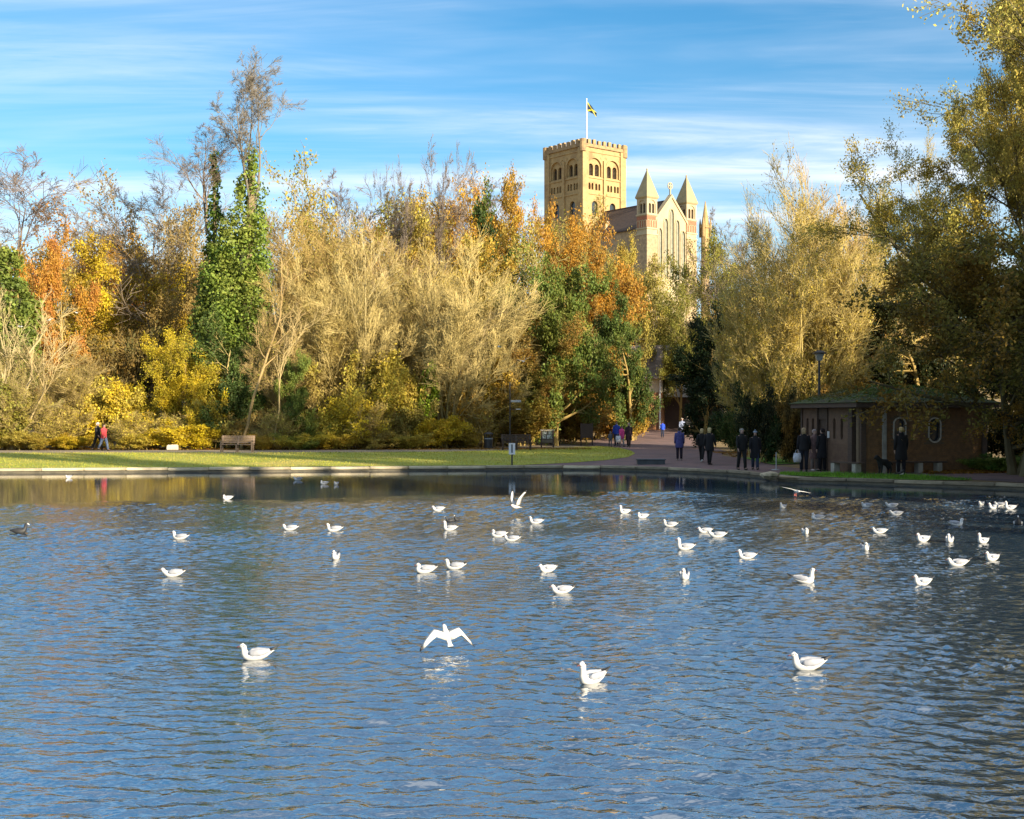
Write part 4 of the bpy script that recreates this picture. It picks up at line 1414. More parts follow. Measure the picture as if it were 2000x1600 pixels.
t5 = link('trunk', MB().tube([(0.2, 0, -0.3), (0.05, 0, 2.5), (0, 0, 5.6)], [0.18, 0.15, 0.08], 7).mesh('trunk', BARK), iv4)
t5['bark_tint'] = TAN2
ivy(iv4, [(-0.1, 0, 1.0), (-0.1, 0, 2.2), (0.05, 0, 3.6), (0.1, 0, 5.6)], [0.3, 0.5, 0.5, 0.22], 4200, 0.085, 15, (0.24, 0.33, 0.02), GRN2)
x5 = xat(975, 104)

# bright trunks one can pick out
for (pts, D, r, col, lab) in (
        ([(-6, 884), (2, 780), (8, 700), (-4, 620)], 79.5, .16, (0.60, 0.53, 0.36), 'pale straight trunk at the very left edge'),
        ([(22, 884), (40, 790), (55, 730), (62, 690), (90, 640)], 79.8, .17, (0.60, 0.52, 0.34), 'cream trunk leaning right near the left edge'),
        ([(20, 882), (52, 836), (85, 765), (92, 715), (120, 665)], 80.2, .11, (0.56, 0.47, 0.30), 'thin crooked trunk crossing the leaning cream trunk'),
        ([(470, 862), (498, 775), (520, 690), (548, 620), (556, 545)], 81, .13, (0.52, 0.40, 0.23), 'slanting tan trunk behind the wooden bench'),
        ([(532, 872), (543, 800), (546, 720), (553, 690), (590, 640)], 80.6, .08, (0.55, 0.46, 0.28), 'thin pale trunk right of the slanting tan trunk'),
        ([(708, 760), (711, 690), (714, 600), (713, 500)], 84.5, .09, (0.62, 0.54, 0.33), 'bright thin vertical trunk in the pale willow'),
        ([(880, 850), (890, 760), (905, 700), (930, 640)], 85, .12, (0.48, 0.40, 0.25), 'forking pale trunk behind the amber bush'),
        ([(1500, 830), (1502, 770), (1506, 690)], 70, .2, (0.20, 0.13, 0.06), 'brown trunk left of the lamp post behind the path'),
        ([(1530, 830), (1528, 770), (1522, 700)], 72, .18, (0.22, 0.14, 0.06), 'second brown trunk nearer the lamp post')):
    rg_ = random.Random(int(pts[0][0]) + 50)
    bx_ = xat(pts[0][0], D)
    bz_ = zat(pts[0][1], D)
    g0 = hz(bx_, D)
    o = thing('bare_tree', lab, 'tree', (bx_, D, g0), 0, 'pale trunks at the edge of the wood')
    loc = [(xat(a, D) - bx_, rg_.uniform(-.3, .3) * k, zat(b_, D) - g0) for k, (a, b_) in enumerate(pts)]
    loc[0] = (loc[0][0], 0, min(loc[0][2], -0.1))
    fine = []
    for k in range(len(loc) - 1):
        for s in range(4):
            f_ = s / 4
            fine.append(tuple(loc[k][i] * (1 - f_) + loc[k + 1][i] * f_ + rg_.uniform(-.04, .04) for i in range(3)))
    fine.append(loc[-1])
    n_ = len(fine)
    rad = [r * 0.78 * (1 - 0.75 * k / n_) for k in range(n_)]
    t_ = link('trunk', MB().tube(fine, rad, 8).mesh('trunk', BARK), o)
    t_['bark_tint'] = (col[0] * 0.72, col[1] * 0.66, col[2] * 0.5)
    P = np.array(fine)[None]
    Rr = np.array(rad)[None]
    rgn = np.random.RandomState(int(pts[0][0]) + 60)
    C1, R1 = spawn(rgn, P, Rr, 8, .35, 1, .38, .6, 7, .12, .08, .5, .02)
    C2, R2 = spawn(rgn, C1, R1, 7, .2, 1, .5, .55, 5, .14, .05, .5, .014)
    C3, R3 = spawn(rgn, C2, R2, 5, .2, 1, .5, .55, 3, .16, .03, .5, .011)
    ge = Geo()
    for c_, r_ in ((C1, R1), (C2, R2), (C3, R3)):
        ge.add(*tubes(c_, r_, 3))
    c_ = link('crown', ge.mesh('bare_trunk_crown'), o)
    c_['bark_tint'] = (col[0] * 0.72, col[1] * 0.66, col[2] * 0.5)
    c_['second_tint'] = OLI2

# right-hand side
plant('golden_tree', 'large golden many-stemmed bare tree behind the lamp post', G_RIGHT, 'golden', 1545, 63, 290, 330, GOLD, GOLDB, 0.4, (0.40, 0.29, 0.05))
plant('golden_tree', 'golden-olive tree filling the left flank of the big golden tree', G_RIGHT, 'will2', 1478, 66, 372, 165, GOLD, GOLDB, 0.9, OLI2)
plant('golden_tree', 'golden tree filling the right flank of the big golden tree', G_RIGHT, 'will2', 1610, 64, 335, 200, GOLD, GOLDB, 2.2, (0.46, 0.3, 0.05))
plant('golden_tree', 'tan golden tree behind the big golden tree', G_RIGHT, 'will2', 1620, 68, 318, 230, (0.42, 0.26, 0.04), (0.40, 0.28, 0.12), 1.8, GOLD)
plant('golden_tree', 'olive-gold tree rising between golden tree and tall oak', G_RIGHT, 'golden', 1795, 74, 262, 220, GOLD, GOLDB, 2.6, OLI2)
plant('oak_tree', 'tall open oak at the right edge reaching the top of the picture', G_RIGHT, 'oak', 2075, 44.5, -260, 800, (0.50, 0.43, 0.10), (0.15, 0.13, 0.07), 0.9, (0.50, 0.36, 0.06))
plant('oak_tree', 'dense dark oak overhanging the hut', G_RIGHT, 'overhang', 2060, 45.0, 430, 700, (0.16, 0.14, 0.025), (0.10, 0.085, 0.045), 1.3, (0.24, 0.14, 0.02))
plant('oak_tree', 'orange-brown oak behind the hut roof', G_RIGHT, 'overhang', 1690, 69, 580, 260, (0.30, 0.16, 0.02), (0.16, 0.1, 0.05), 0.2, (0.20, 0.15, 0.025))
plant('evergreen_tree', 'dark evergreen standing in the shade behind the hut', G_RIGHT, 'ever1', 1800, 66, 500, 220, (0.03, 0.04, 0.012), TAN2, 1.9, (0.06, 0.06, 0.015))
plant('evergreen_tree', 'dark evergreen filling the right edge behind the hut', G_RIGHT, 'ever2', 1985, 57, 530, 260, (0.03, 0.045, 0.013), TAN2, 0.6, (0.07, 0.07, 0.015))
plant('oak_tree', 'sunlit olive-gold oak between the tall oak and the hut', G_RIGHT, 'oak', 2010, 47.0, 190, 560, (0.48, 0.41, 0.09), (0.15, 0.13, 0.07), 2.9, (0.48, 0.36, 0.06))
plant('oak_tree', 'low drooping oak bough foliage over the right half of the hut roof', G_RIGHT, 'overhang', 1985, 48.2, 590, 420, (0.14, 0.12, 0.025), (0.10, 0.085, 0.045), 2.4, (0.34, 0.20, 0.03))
plant('oak_tree', 'open olive oak crown closing the upper right corner', G_RIGHT, 'oak', 2015, 46.2, -40, 430, (0.46, 0.40, 0.10), (0.15, 0.13, 0.07), 4.4, (0.48, 0.36, 0.06))
# trees of the right-hand bank, outside the frame, whose shade falls across the hut, the path and the lawn
for k, (x, y, zt_, w, key) in enumerate(((28, 33, 14, 11, 'leafy1'), (34, 28, 17, 13, 'leafy2'), (37, 19, 15, 12, 'leafy3'), (41, 30, 20, 12, 'leafy1'), (30, 12, 27, 6.5, 'ever2'), (33.5, 19.5, 24, 8, 'leafy1'), (34, 42, 14, 10, 'ever2'), (30, 43.5, 11, 9, 'ever1'))):
    plant_xy('bank_tree', ['broad leafy tree nearest the oak on the right-hand bank outside the picture', 'tallest-crowned leafy tree on the right-hand bank outside the picture', 'round leafy tree half way along the right-hand bank outside the picture', 'leafy tree set back from the right-hand bank outside the picture', 'tall slim tree at the near end of the right-hand bank outside the picture', 'slim tree half way to the near end of the right-hand bank outside the picture', 'dark evergreen behind the hut side of the right-hand bank outside the picture', 'low dark evergreen nearest the hut on the right-hand bank outside the picture'][k], 'trees on the right-hand bank', key, x, y, zt_, w, (0.22, 0.16, 0.03), TAN2, k * 1.1, OLI)

# ------------------------------------------------------------------ grass
def grass(name, label, poly, n, h, seed, cols):
    rg = np.random.RandomState(seed)
    xs, ys = [p[0] for p in poly], [p[1] for p in poly]
    P = np.stack([rg.uniform(max(min(xs), -32), max(xs), n), rg.uniform(min(ys), max(ys), n)], 1)
    P = P[inside(P, poly)]
    z = height(P) + 0.03
    n = len(P)
    a = rg.uniform(0, 2 * np.pi, n)
    hh = h * rg.uniform(.4, 1.3, n)
    w = 0.014
    b0 = np.column_stack([P[:, 0] - np.cos(a) * w, P[:, 1] - np.sin(a) * w, z - 0.01])
    b1 = np.column_stack([P[:, 0] + np.cos(a) * w, P[:, 1] + np.sin(a) * w, z - 0.01])
    tp = np.column_stack([P[:, 0] + rg.normal(size=n) * hh * .5, P[:, 1] + rg.normal(size=n) * hh * .5, z + hh])
    V = np.stack([b0, b1, tp], 1).reshape(-1, 3)
    me = np_mesh(name, V, T=np.arange(n * 3).reshape(-1, 3), att=np.repeat(rg.uniform(0, 1, n), 3), mats=[LEAF])
    o = link(name, me)
    o.color = (*cols[0], 1)
    o['second_tint'] = cols[1]
    return tag(o, label, 'grass', kind='stuff')


grass('grass', 'mown yellow-green grass of the far lawn', LAWN, 60000, 0.07, 1, ((0.40, 0.40, 0.04), (0.46, 0.38, 0.09)))
grass('verge_grass', 'bright green grass between the hut and the water', VERGE, 9000, 0.10, 2, ((0.16, 0.32, 0.025), (0.11, 0.23, 0.02)))
# fallen leaves by the hut and under the wood
rg = np.random.RandomState(8)
LP = []
for (x0, x1, y0, y1, n) in ((16, 21, 49.0, 50.8, 1800), (-32, 5, 79.5, 84, 6000), (11.5, 22, 66, 74, 3000)):
    LP.append(np.stack([rg.uniform(x0, x1, n), rg.uniform(y0, y1, n)], 1))
LP = np.concatenate(LP)
c = np.column_stack([LP, height(LP) + 0.05])
N = unit(rg.normal(size=c.shape) * 0.35 + np.array([0, 0, 1.0]))
u = unit(np.cross(N, rg.normal(size=c.shape)))
v = np.cross(N, u)
V = np.stack([c - u * .07, c - v * .05, c + u * .07, c + v * .05], 1).reshape(-1, 3)
lo_ = link('fallen_leaves', np_mesh('fallen_leaves', V, Q=np.arange(len(V)).reshape(-1, 4), att=np.repeat(rg.uniform(0, 1, len(c)), 4), mats=[LEAF]))
lo_.color = (0.30, 0.15, 0.02, 1)
lo_['second_tint'] = (0.22, 0.11, 0.02)
tag(lo_, 'brown and orange fallen leaves beside the paths', 'leaves', kind='stuff')

# ------------------------------------------------------------------ the brick hut by the path
mat('hut_brick', (0.24, 0.125, 0.05), (0.15, 0.08, 0.035), 5.0, 0.9, 0.3, 30, c=(0.18, 0.10, 0.05), cscale=1.1)
mat('mortar', (0.16, 0.11, 0.065), (0.12, 0.085, 0.05), 6, 0.95)
mat('dark_timber', (0.075, 0.045, 0.028), (0.05, 0.03, 0.02), 6, 0.7, 0.3, 30, stretch=(1, 1, 8))
mat('render_panel', (0.15, 0.09, 0.055), (0.11, 0.065, 0.042), 3, 0.9, 0.2, 20)
mat('pale_surround', (0.55, 0.50, 0.42), (0.45, 0.4, 0.33), 6, 0.8)
mat('concrete', (0.36, 0.34, 0.29), (0.28, 0.26, 0.22), 5, 0.9, 0.3, 25)
mat('moss', (0.075, 0.10, 0.028), (0.05, 0.055, 0.022), 3.5, 0.95, 0.8, 14, c=(0.05, 0.033, 0.022), cscale=1.4)
mat('black_metal', (0.018, 0.018, 0.02), (0.03, 0.03, 0.03), 6, 0.45)
mat('grey_metal', (0.40, 0.41, 0.40), (0.32, 0.33, 0.32), 6, 0.4)
mat('bench_wood', (0.27, 0.19, 0.13), (0.19, 0.13, 0.085), 5, 0.75, 0.2, 30, stretch=(6, 1, 1))

PA, PB, PC, PD_, PE = (Vector(p) * 1.066 for p in ((11.55, 51.0), (12.75, 46.9), (17.85, 48.2), (18.6, 53.0), (12.6, 54.0)))
HG = 0.27
EAVE = 2.86
hut = thing('brick_hut', 'low octagonal brick hut with mossy roof in the shade by the path', 'hut', (0, 0, 0))


def wall_frame(a, b_):
    d = (b_ - a).normalized()
    return Matrix(((d.x, -d.y, 0, a.x), (d.y, d.x, 0, a.y), (0, 0, 1, HG), (0, 0, 0, 1))), (b_ - a).length   # local x along, -y outward


# right-hand wall facing the water, with two oval windows
fm, L = wall_frame(PB, PC)
hh = EAVE - HG


def oval(cx, cz, w, h, n=20):
    s_ = (h - w) / 2
    return [(cx + w / 2 * math.cos(t), cz + w / 2 * math.sin(t) + (s_ if math.sin(t) >= 0 else -s_)) for t in [2 * math.pi * k / n + 0.001 for k in range(n)]]


ovals = [oval(1.72, 1.68, 0.50, 0.92), oval(3.28, 1.68, 0.50, 0.92)]
wl_ = MB().box(0, L, 0, 0.3, -0.3, hh)
wc = MB()
for q in ovals:
    wc.prism(q, -0.5, 0.8)
me_ = cut(wl_.mesh('wall', MATS['mortar']), wc.mesh('c', MATS['mortar']), 'wall')
wall = link('wall', me_, hut)
wall.matrix_local = fm
bk = MB()
rb = random.Random(3)
row = 0
z = 0.0
while z < hh - 0.07:
    x = -0.11 * (row % 2)
    while x < L:
        x0, x1 = max(x, 0.0), min(x + 0.213, L)
        if x1 - x0 > 0.03 and not any(abs((x0 + x1) / 2 - sum(p[0] for p in q) / len(q)) < 0.36 and abs(z + 0.033 - 1.68) < 0.56 for q in ovals):
            o_ = rb.uniform(-.004, .004)
            bk.box(x0, x1, -0.012 + o_, 0.02, z, z + 0.064)
        x += 0.225
    z += 0.075
    row += 1
bo = bk.build('brickwork', MATS['hut_brick'], wall)
tag(bo, kind='stuff')
for q in ovals:
    wn_ = link('window', MB().prism(q, 0.12, 0.15).mesh('window', MATS['window_glass']), hut)
    wn_.matrix_local = fm
    big = [(x + (x - sum(p[0] for p in q) / len(q)) * 0.16, zq + (zq - 1.68) * 0.1) for x, zq in q]
    rgm = MB()
    for i in range(len(q)):
        j = (i + 1) % len(q)
        rgm.prism([q[i], big[i], big[j], q[j]], -0.05, 0.12)
    link('frame', rgm.mesh('frame', MATS['pale_surround']), wn_)
# concrete posts at the corners
for (x, w, m_n) in ((0.0, 0.22, 'dark_timber'), (0.95, 0.16, 'concrete'), (L - 0.22, 0.22, 'dark_timber')):
    po = link('post', MB().box(x, x + w, -0.09, 0.1, -0.2, hh).mesh('post', MATS[m_n]), hut)
    po.matrix_local = fm
# left-hand wall with slot windows and a dark doorway
fm2, L2 = wall_frame(PA, PB)
parts_ = [(0.1, 1.35, 'render_panel'), (2.15, 3.75, 'render_panel')]
for (x0, x1, mn) in parts_:
    cc = MB()
    sl = []
    for f_ in (0.3, 0.66):
        cx = x0 + (x1 - x0) * f_
        q = oval(cx, 1.72, 0.2, 0.86, 14)
        cc.prism(q, -0.5, 0.6)
        sl.append(q)
    pw = link('wall_panel', cut(MB().box(x0, x1, 0, 0.22, -0.3, hh).mesh('p', MATS[mn]), cc.mesh('c', MATS[mn]), 'wall_panel'), hut)
    pw.matrix_local = fm2
    for q in sl:
        w_ = link('window', MB().prism(q, 0.14, 0.17).mesh('window', MATS['window_glass']), pw)
    cr_ = MB()
    for k in range(10):
        cr_.box(x0 + 0.02, x1 - 0.02, -0.022, 0.01, 0.06 + k * 0.115, 0.06 + k * 0.115 + 0.09)
    tag(link('cladding', cr_.mesh('cladding', MATS['render_panel']), pw), kind='stuff')
dr = link('door', MB().box(1.37, 2.13, 0.08, 0.14, -0.1, 2.1).mesh('door', MATS['dark_timber']), hut)
dr.matrix_local = fm2
link('handle', MB().box(2.0, 2.04, 0.03, 0.08, 0.95, 1.1).mesh('handle', MATS['grey_metal']), dr)
for (x, w) in ((1.33, 0.05), (2.12, 0.05), (0.0, 0.1), (3.75, 0.3)):
    po = link('post', MB().box(x, x + w, -0.06, 0.2, -0.2, hh).mesh('post', MATS['dark_timber']), hut)
    po.matrix_local = fm2
lin = link('lintel', MB().box(1.38, 2.12, 0.0, 0.2, 2.1, hh).mesh('lintel', MATS['dark_timber']), hut)
lin.matrix_local = fm2
pn = link('notice', MB().box(1.9, 2.02, -0.0, 0.06, 1.35, 1.62).mesh('notice', MATS['white_paint']), hut)
pn.matrix_local = Matrix.Translation(fm2.to_3x3() @ Vector((0.25, -0.05, 0))) @ fm2
# back walls
for a_, b_ in ((PC, PD_), (PD_, PE), (PE, PA)):
    f_, l_ = wall_frame(a_, b_)
    bw = link('wall', MB().box(0.01, l_ - 0.01, 0, 0.25, -0.3, hh).mesh('wall', MATS['hut_brick']), hut)
    bw.matrix_local = f_
# hipped roof with a deep eave
cen = (PA + PB + PC + PD_ + PE) / 5
ring0 = [(p - cen) * 1.14 + cen for p in (PA, PB, PC, PD_, PE)]
def rr(s_, z_):
    return [((p.x - cen.x) * s_ + cen.x, (p.y - cen.y) * s_ + cen.y, z_) for p in ring0]
MB().loft([rr(0.96, EAVE - 0.02), rr(1.0, EAVE - 0.01), rr(1.0, EAVE + 0.16), rr(0.99, EAVE + 0.17)]).build('fascia', MATS['dark_timber'], hut)
rf_ = MB()
steps = 12
prev = None
rings_ = []
for k in range(steps):
    s0 = 1.02 - k * 0.062
    z0 = EAVE + 0.172 + k * 0.06
    rings_ += [rr(s0, z0), rr(s0, z0 + 0.02)]
rf_.loft(rings_)
hroof = rf_.build('roof', MATS['moss'], hut)
# moss cushions and tufts on the roof
rgm = np.random.RandomState(4)
n = 9000
k = rgm.randint(0, 5, n)
uu = rgm.uniform(0, 1, n)
ss = 1.0 - 0.72 * np.sqrt(rgm.uniform(0, 1, n))[:, None] * 1.0
rp = np.array([(p.x, p.y) for p in ring0])
P2 = rp[k] * (1 - uu[:, None]) + rp[(k + 1) % 5] * uu[:, None]
cn = np.array([cen.x, cen.y])
XY = (P2 - cn) * ss + cn
zz_ = EAVE + 0.2 + (1.02 - ss[:, 0]) / 0.062 * 0.06
keep = np.sin(XY[:, 0] * 3.1) * np.cos(XY[:, 1] * 2.7) + rgm.normal(size=n) * 0.5 > -0.25
c = np.column_stack([XY, zz_])[keep]
nn = len(c)
N = unit(rgm.normal(size=c.shape) + np.array([0, 0, .8]))
u = unit(np.cross(N, rgm.normal(size=c.shape)))
v = np.cross(N, u)
s = rgm.uniform(.03, .07, nn)[:, None]
V = np.stack([c - u * s, c - v * s, c + u * s, c + v * s], 1).reshape(-1, 3)
mo = link('moss', np_mesh('moss', V, Q=np.arange(nn * 4).reshape(-1, 4), att=np.repeat(rgm.uniform(0, 1, nn), 4), mats=[LEAF]), hroof)
mo.color = (0.10, 0.14, 0.03, 1)
mo['second_tint'] = (0.16, 0.12, 0.03)
tag(mo, kind='stuff')


def slab_bench(name, label, a, b_, legs, depth=0.38):
    """plank seat on concrete blocks"""
    a, b_ = Vector(a), Vector(b_)
    L = (b_ - a).length
    ang = math.atan2(b_.y - a.y, b_.x - a.x)
    o = thing(name, label, 'bench', (a.x, a.y, hz(a.x, a.y)), ang, 'plank benches at the hut')
    for k in range(3):
        bevel(MB().box(0, L, -depth / 2 + k * depth / 3 + 0.008, -depth / 2 + (k + 1) * depth / 3 - 0.008, 0.42, 0.475).build('plank', MATS['dark_timber'], o), 0.008, 1)
    for x in legs:
        bevel(MB().box(x - 0.1, x + 0.1, -depth / 2 + 0.03, depth / 2 - 0.03, 0, 0.419).build('leg', MATS['concrete'], o), 0.01, 1)
    return o


slab_bench('plank_bench', 'dark plank bench on concrete blocks under the oval windows', (14.9, 49.85), (17.05, 50.4), (0.25, 1.05, 1.9))
slab_bench('plank_bench', 'short dark plank bench by the hut corner', (12.75, 50.9), (13.55, 49.5), (0.15, 1.3))

# ------------------------------------------------------------------ the building glimpsed at the end of the path
bx, by = xat(1268, 112), 112.0
pub = thing('house', 'brick and cream house glimpsed through trees at the end of the path', 'house', (bx, by, hz(bx, by)), R(-14))
mat('house_brick', (0.46, 0.22, 0.10), (0.36, 0.17, 0.08), 2.5, 0.9, 0.2, 12)
mat('cream_render', (0.66, 0.58, 0.42), (0.58, 0.5, 0.36), 1.2, 0.9)
mat('roof_tile', (0.26, 0.22, 0.19), (0.19, 0.15, 0.13), 2.2, 0.85, 0.4, 10)
MB().box(-7, 1.1, 0, 6, -1, 4.6).build('wall', MATS['house_brick'], pub)
MB().box(-7.05, 1.15, -0.05, 6.05, 3.3, 4.6).build('render_band', MATS['cream_render'], pub)
r_ = MB().loft([[(-7.4, -0.5, 4.5), (-7.4, 6.5, 4.5), (-7.4, 3, 7.6)], [(1.6, -0.5, 4.5), (1.6, 6.5, 4.5), (1.6, 3, 7.6)]]).build('roof', MATS['roof_tile'], pub)
MB().box(-4, -3.3, 2.7, 3.3, 7, 8.6).build('chimney', MATS['house_brick'], r_)
for x in (-5.6, -3.2, -0.9):
    w_ = MB().box(x - 0.45, x + 0.45, -0.03, 0.02, 1.2, 2.4).build('window', MATS['window_glass'], pub)
    MB().box(x - 0.52, x + 0.52, -0.08, -0.031, 1.1, 1.2).build('sill', MATS['white_paint'], w_)
    MB().box(x - 0.03, x + 0.03, -0.07, -0.031, 1.2, 2.4).build('glazing_bar', MATS['white_paint'], w_)
MB().tube([(0.95, -0.12, 0.1), (0.95, -0.12, 4.4)], 0.09, 8).build('drainpipe', MATS['white_paint'], pub)
MB().box(1.1, 6.0, 2, 6, -1, 2.9).build('shed_wall', MATS['dark_timber'], pub)
MB().loft([[(1.1, 1.4, 2.9), (1.1, 6.4, 2.9), (1.1, 6.4, 3.5), (1.1, 3.5, 4.1)], [(6.4, 1.4, 2.9), (6.4, 6.4, 2.9), (6.4, 6.4, 3.5), (6.4, 3.5, 4.1)]]).build('shed_roof', mat('pale_roof', (0.45, 0.42, 0.37), (0.36, 0.33, 0.29), 2, 0.8), pub)


# ------------------------------------------------------------------ street furniture
def gpos(px, D):
    x = xat(px, D)
    return (x, D, hz(x, D) + 0.03)


def park_bench(label, px, D, rotz, width, wood):
    o = thing('park_bench', label, 'bench', gpos(px, D), rotz, 'wooden benches on the far bank')
    w = width / 2
    for k in range(5):   # seat slats
        bevel(MB().box(-w, w, -0.24 + k * 0.1, -0.16 + k * 0.1, 0.44, 0.47).build('slat', wood, o), 0.006, 1)
    for k in range(5):   # back slats
        y = 0.27 + k * 0.028
        bevel(MB().box(-w, w, y, y + 0.028, 0.53 + k * 0.09, 0.6 + k * 0.09).build('slat', wood, o), 0.006, 1)
    for sx in (-1, 0, 1):
        x = sx * (w - 0.08)
        lg = MB().box(x - 0.035, x + 0.035, -0.25, -0.18, 0, 0.44)
        lg.loft([[(x - 0.035, 0.2, 0), (x + 0.035, 0.2, 0), (x + 0.035, 0.27, 0), (x - 0.035, 0.27, 0)], [(x - 0.035, 0.22, 0.45), (x + 0.035, 0.22, 0.45), (x + 0.035, 0.3, 0.45), (x - 0.035, 0.3, 0.45)],
                 [(x - 0.035, 0.38, 0.95), (x + 0.035, 0.38, 0.95), (x + 0.035, 0.43, 0.95), (x - 0.035, 0.43, 0.95)]])
        lg.box(x - 0.034, x + 0.034, -0.18, 0.22, 0.38, 0.438)
        lg.build('leg', wood, o)
        if sx:
            MB().box(x - 0.04, x + 0.04, -0.26, 0.3, 0.64, 0.68).build('armrest', wood, o)
            MB().box(x - 0.03, x + 0.03, -0.24, -0.18, 0.44, 0.64).build('arm_post', wood, o)
    return o


park_bench('wooden bench on a concrete slab at the left of the far lawn', 463, 72.5, 0.0, 1.9, MATS['bench_wood'])
sb = tag(bevel(MB().box(-1.25, 1.25, -0.75, 0.55, -0.06, 0.03).build('concrete_slab', MATS['concrete'], None, gpos(463, 72.5)), 0.01, 1), 'pale concrete slab under the left wooden bench', 'slab')
sb.location.z -= 0.025
park_bench('dark wooden bench by the lake between litter bin and notice board', 1009, 78, R(6), 1.85, MATS['dark_timber'])

# litter bin
o = thing('litter_bin', 'round black litter bin with domed top on the far lawn', 'bin', gpos(954, 82))
MB().tube([(0, 0, 0), (0, 0, 0.05), (0, 0, 0.06), (0, 0, 0.72)], [0.27, 0.27, 0.25, 0.28], 16).build('body', MATS['black_metal'], o, smooth=False)
MB().tube([(0, 0, 0.93), (0, 0, 0.97), (0, 0, 1.05), (0, 0, 1.1)], [0.31, 0.3, 0.2, 0.04], 16).build('lid', MATS['black_metal'], o)
for k in range(4):
    an = k * math.pi / 2 + 0.5
    MB().tube([(0.25 * math.cos(an), 0.25 * math.sin(an), 0.7), (0.27 * math.cos(an), 0.27 * math.sin(an), 0.95)], 0.03, 6).build('lid_post', MATS['black_metal'], o)
MB().tube([(0, 0, 0.62), (0, 0, 0.66)], 0.287, 16).build('band', MATS['grey_metal'], o)

# notice boards
m_, nd_, ln_, p_ = new_mat('notice_print')
nz_ = noise_node(nd_, ln_, 9, 2, 0.5)
ln_.new(lerp_col(nd_, ln_, ramp(nd_, ln_, nz_, 0.46, 0.54), (0.62, 0.6, 0.52), (0.20, 0.22, 0.14)), p_.inputs['Base Color'])
o = thing('notice_board', 'square notice board with pale papers in a dark frame', 'notice board', gpos(1069, 86), R(-4))
MB().box(-0.42, 0.42, 0.0, 0.07, 0.28, 1.1).build('panel', MATS['dark_timber'], o)
for sx in (-1, 1):
    MB().box(sx * 0.4 - 0.045, sx * 0.4 + 0.045, -0.03, 0.09, 0, 1.13).build('post', MATS['dark_timber'], o)
MB().box(-0.47, 0.47, -0.08, 0.14, 1.13, 1.18).build('top_rail', MATS['pale_surround'], o)
for (x0, x1, z0, z1) in ((-0.33, -0.04, 0.86, 1.06), (0.03, 0.33, 0.86, 1.06), (-0.33, -0.08, 0.6, 0.82), (-0.02, 0.33, 0.58, 0.82)):
    MB().box(x0, x1, -0.012, -0.002, z0, z1).build('paper', MATS['notice_print'], o)
MB().box(-0.35, 0.35, -0.02, -0.003, 0.3, 0.52).build('lower_panel', mat('board_brown', (0.16, 0.12, 0.07), (0.12, 0.09, 0.05), 4, 0.7), o)
o = thing('notice_board', 'tall dark board on two legs in the shade left of the family', 'notice board', gpos(1146, 90), R(3))
MB().box(-0.42, 0.42, 0.0, 0.07, 0.55, 1.55).build('panel', MATS['dark_timber'], o)
for sx in (-1, 1):
    MB().box(sx * 0.4 - 0.045, sx * 0.4 + 0.045, -0.02, 0.09, 0, 1.6).build('leg', MATS['dark_timber'], o)

# sign standing at the water's edge
o = thing('lake_sign', 'white sign with a dark stripe on a post in the water', 'sign', (xat(1000, 60.2), 60.2, 0))
MB().tube([(0, 0.03, -0.8), (0, 0.03, 1.2)], 0.04, 8).build('post', MATS['black_metal'], o)
bevel(MB().box(-0.15, 0.15, -0.025, -0.012, 0.72, 1.25).build('plate', MATS['white_paint'], o), 0.006, 1)
MB().box(-0.03, 0.03, -0.034, -0.026, 0.8, 1.2).build('stripe', MATS['black_metal'], o)

# signpost with fingers above the lakeside bench
o = thing('signpost', 'tall thin post with two short grey plates behind the lakeside bench', 'signpost', gpos(996, 83))
MB().tube([(0, 0, -0.1), (0, 0, 2), (0, 0, 4.3)], [0.05, 0.045, 0.035], 8).build('post', MATS['black_metal'], o)
bevel(MB().box(0.05, 0.72, -0.05, 0.05, 2.98, 3.13).build('plate', MATS['grey_metal'], o), 0.02, 1)
bevel(MB().box(0.38, 0.7, -0.03, 0.03, 2.5, 2.57).build('small_plate', MATS['grey_metal'], o), 0.01, 1)
MB().box(-0.02, 0.4, -0.015, 0.015, 2.52, 2.55).build('arm', MATS['black_metal'], o)

# lamp post left of the hut
o = thing('lamp_post', 'dark lamp post with a flat square lantern rising behind the hut roof', 'lamp', (xat(1600, 57), 57, hz(xat(1600, 57), 57)))
MB().tube([(0, 0, -0.1), (0, 0, 0.8), (0, 0, 0.85), (0, 0, 4.7)], [0.1, 0.1, 0.07, 0.05], 10).build('post', MATS['black_metal'], o)
lh = MB().loft([[(-a, -a, z_), (a, -a, z_), (a, a, z_), (-a, a, z_)] for a, z_ in ((0.1, 4.7), (0.16, 4.95), (0.17, 5.0))]).build('lantern', mat('lamp_glass', (0.35, 0.36, 0.34), (0.3, 0.31, 0.3), 3, 0.25), o)
MB().loft([[(-a, -a, z_), (a, -a, z_), (a, a, z_), (-a, a, z_)] for a, z_ in ((0.25, 5.0), (0.25, 5.06), (0.08, 5.16))]).build('cap', MATS['black_metal'], lh)

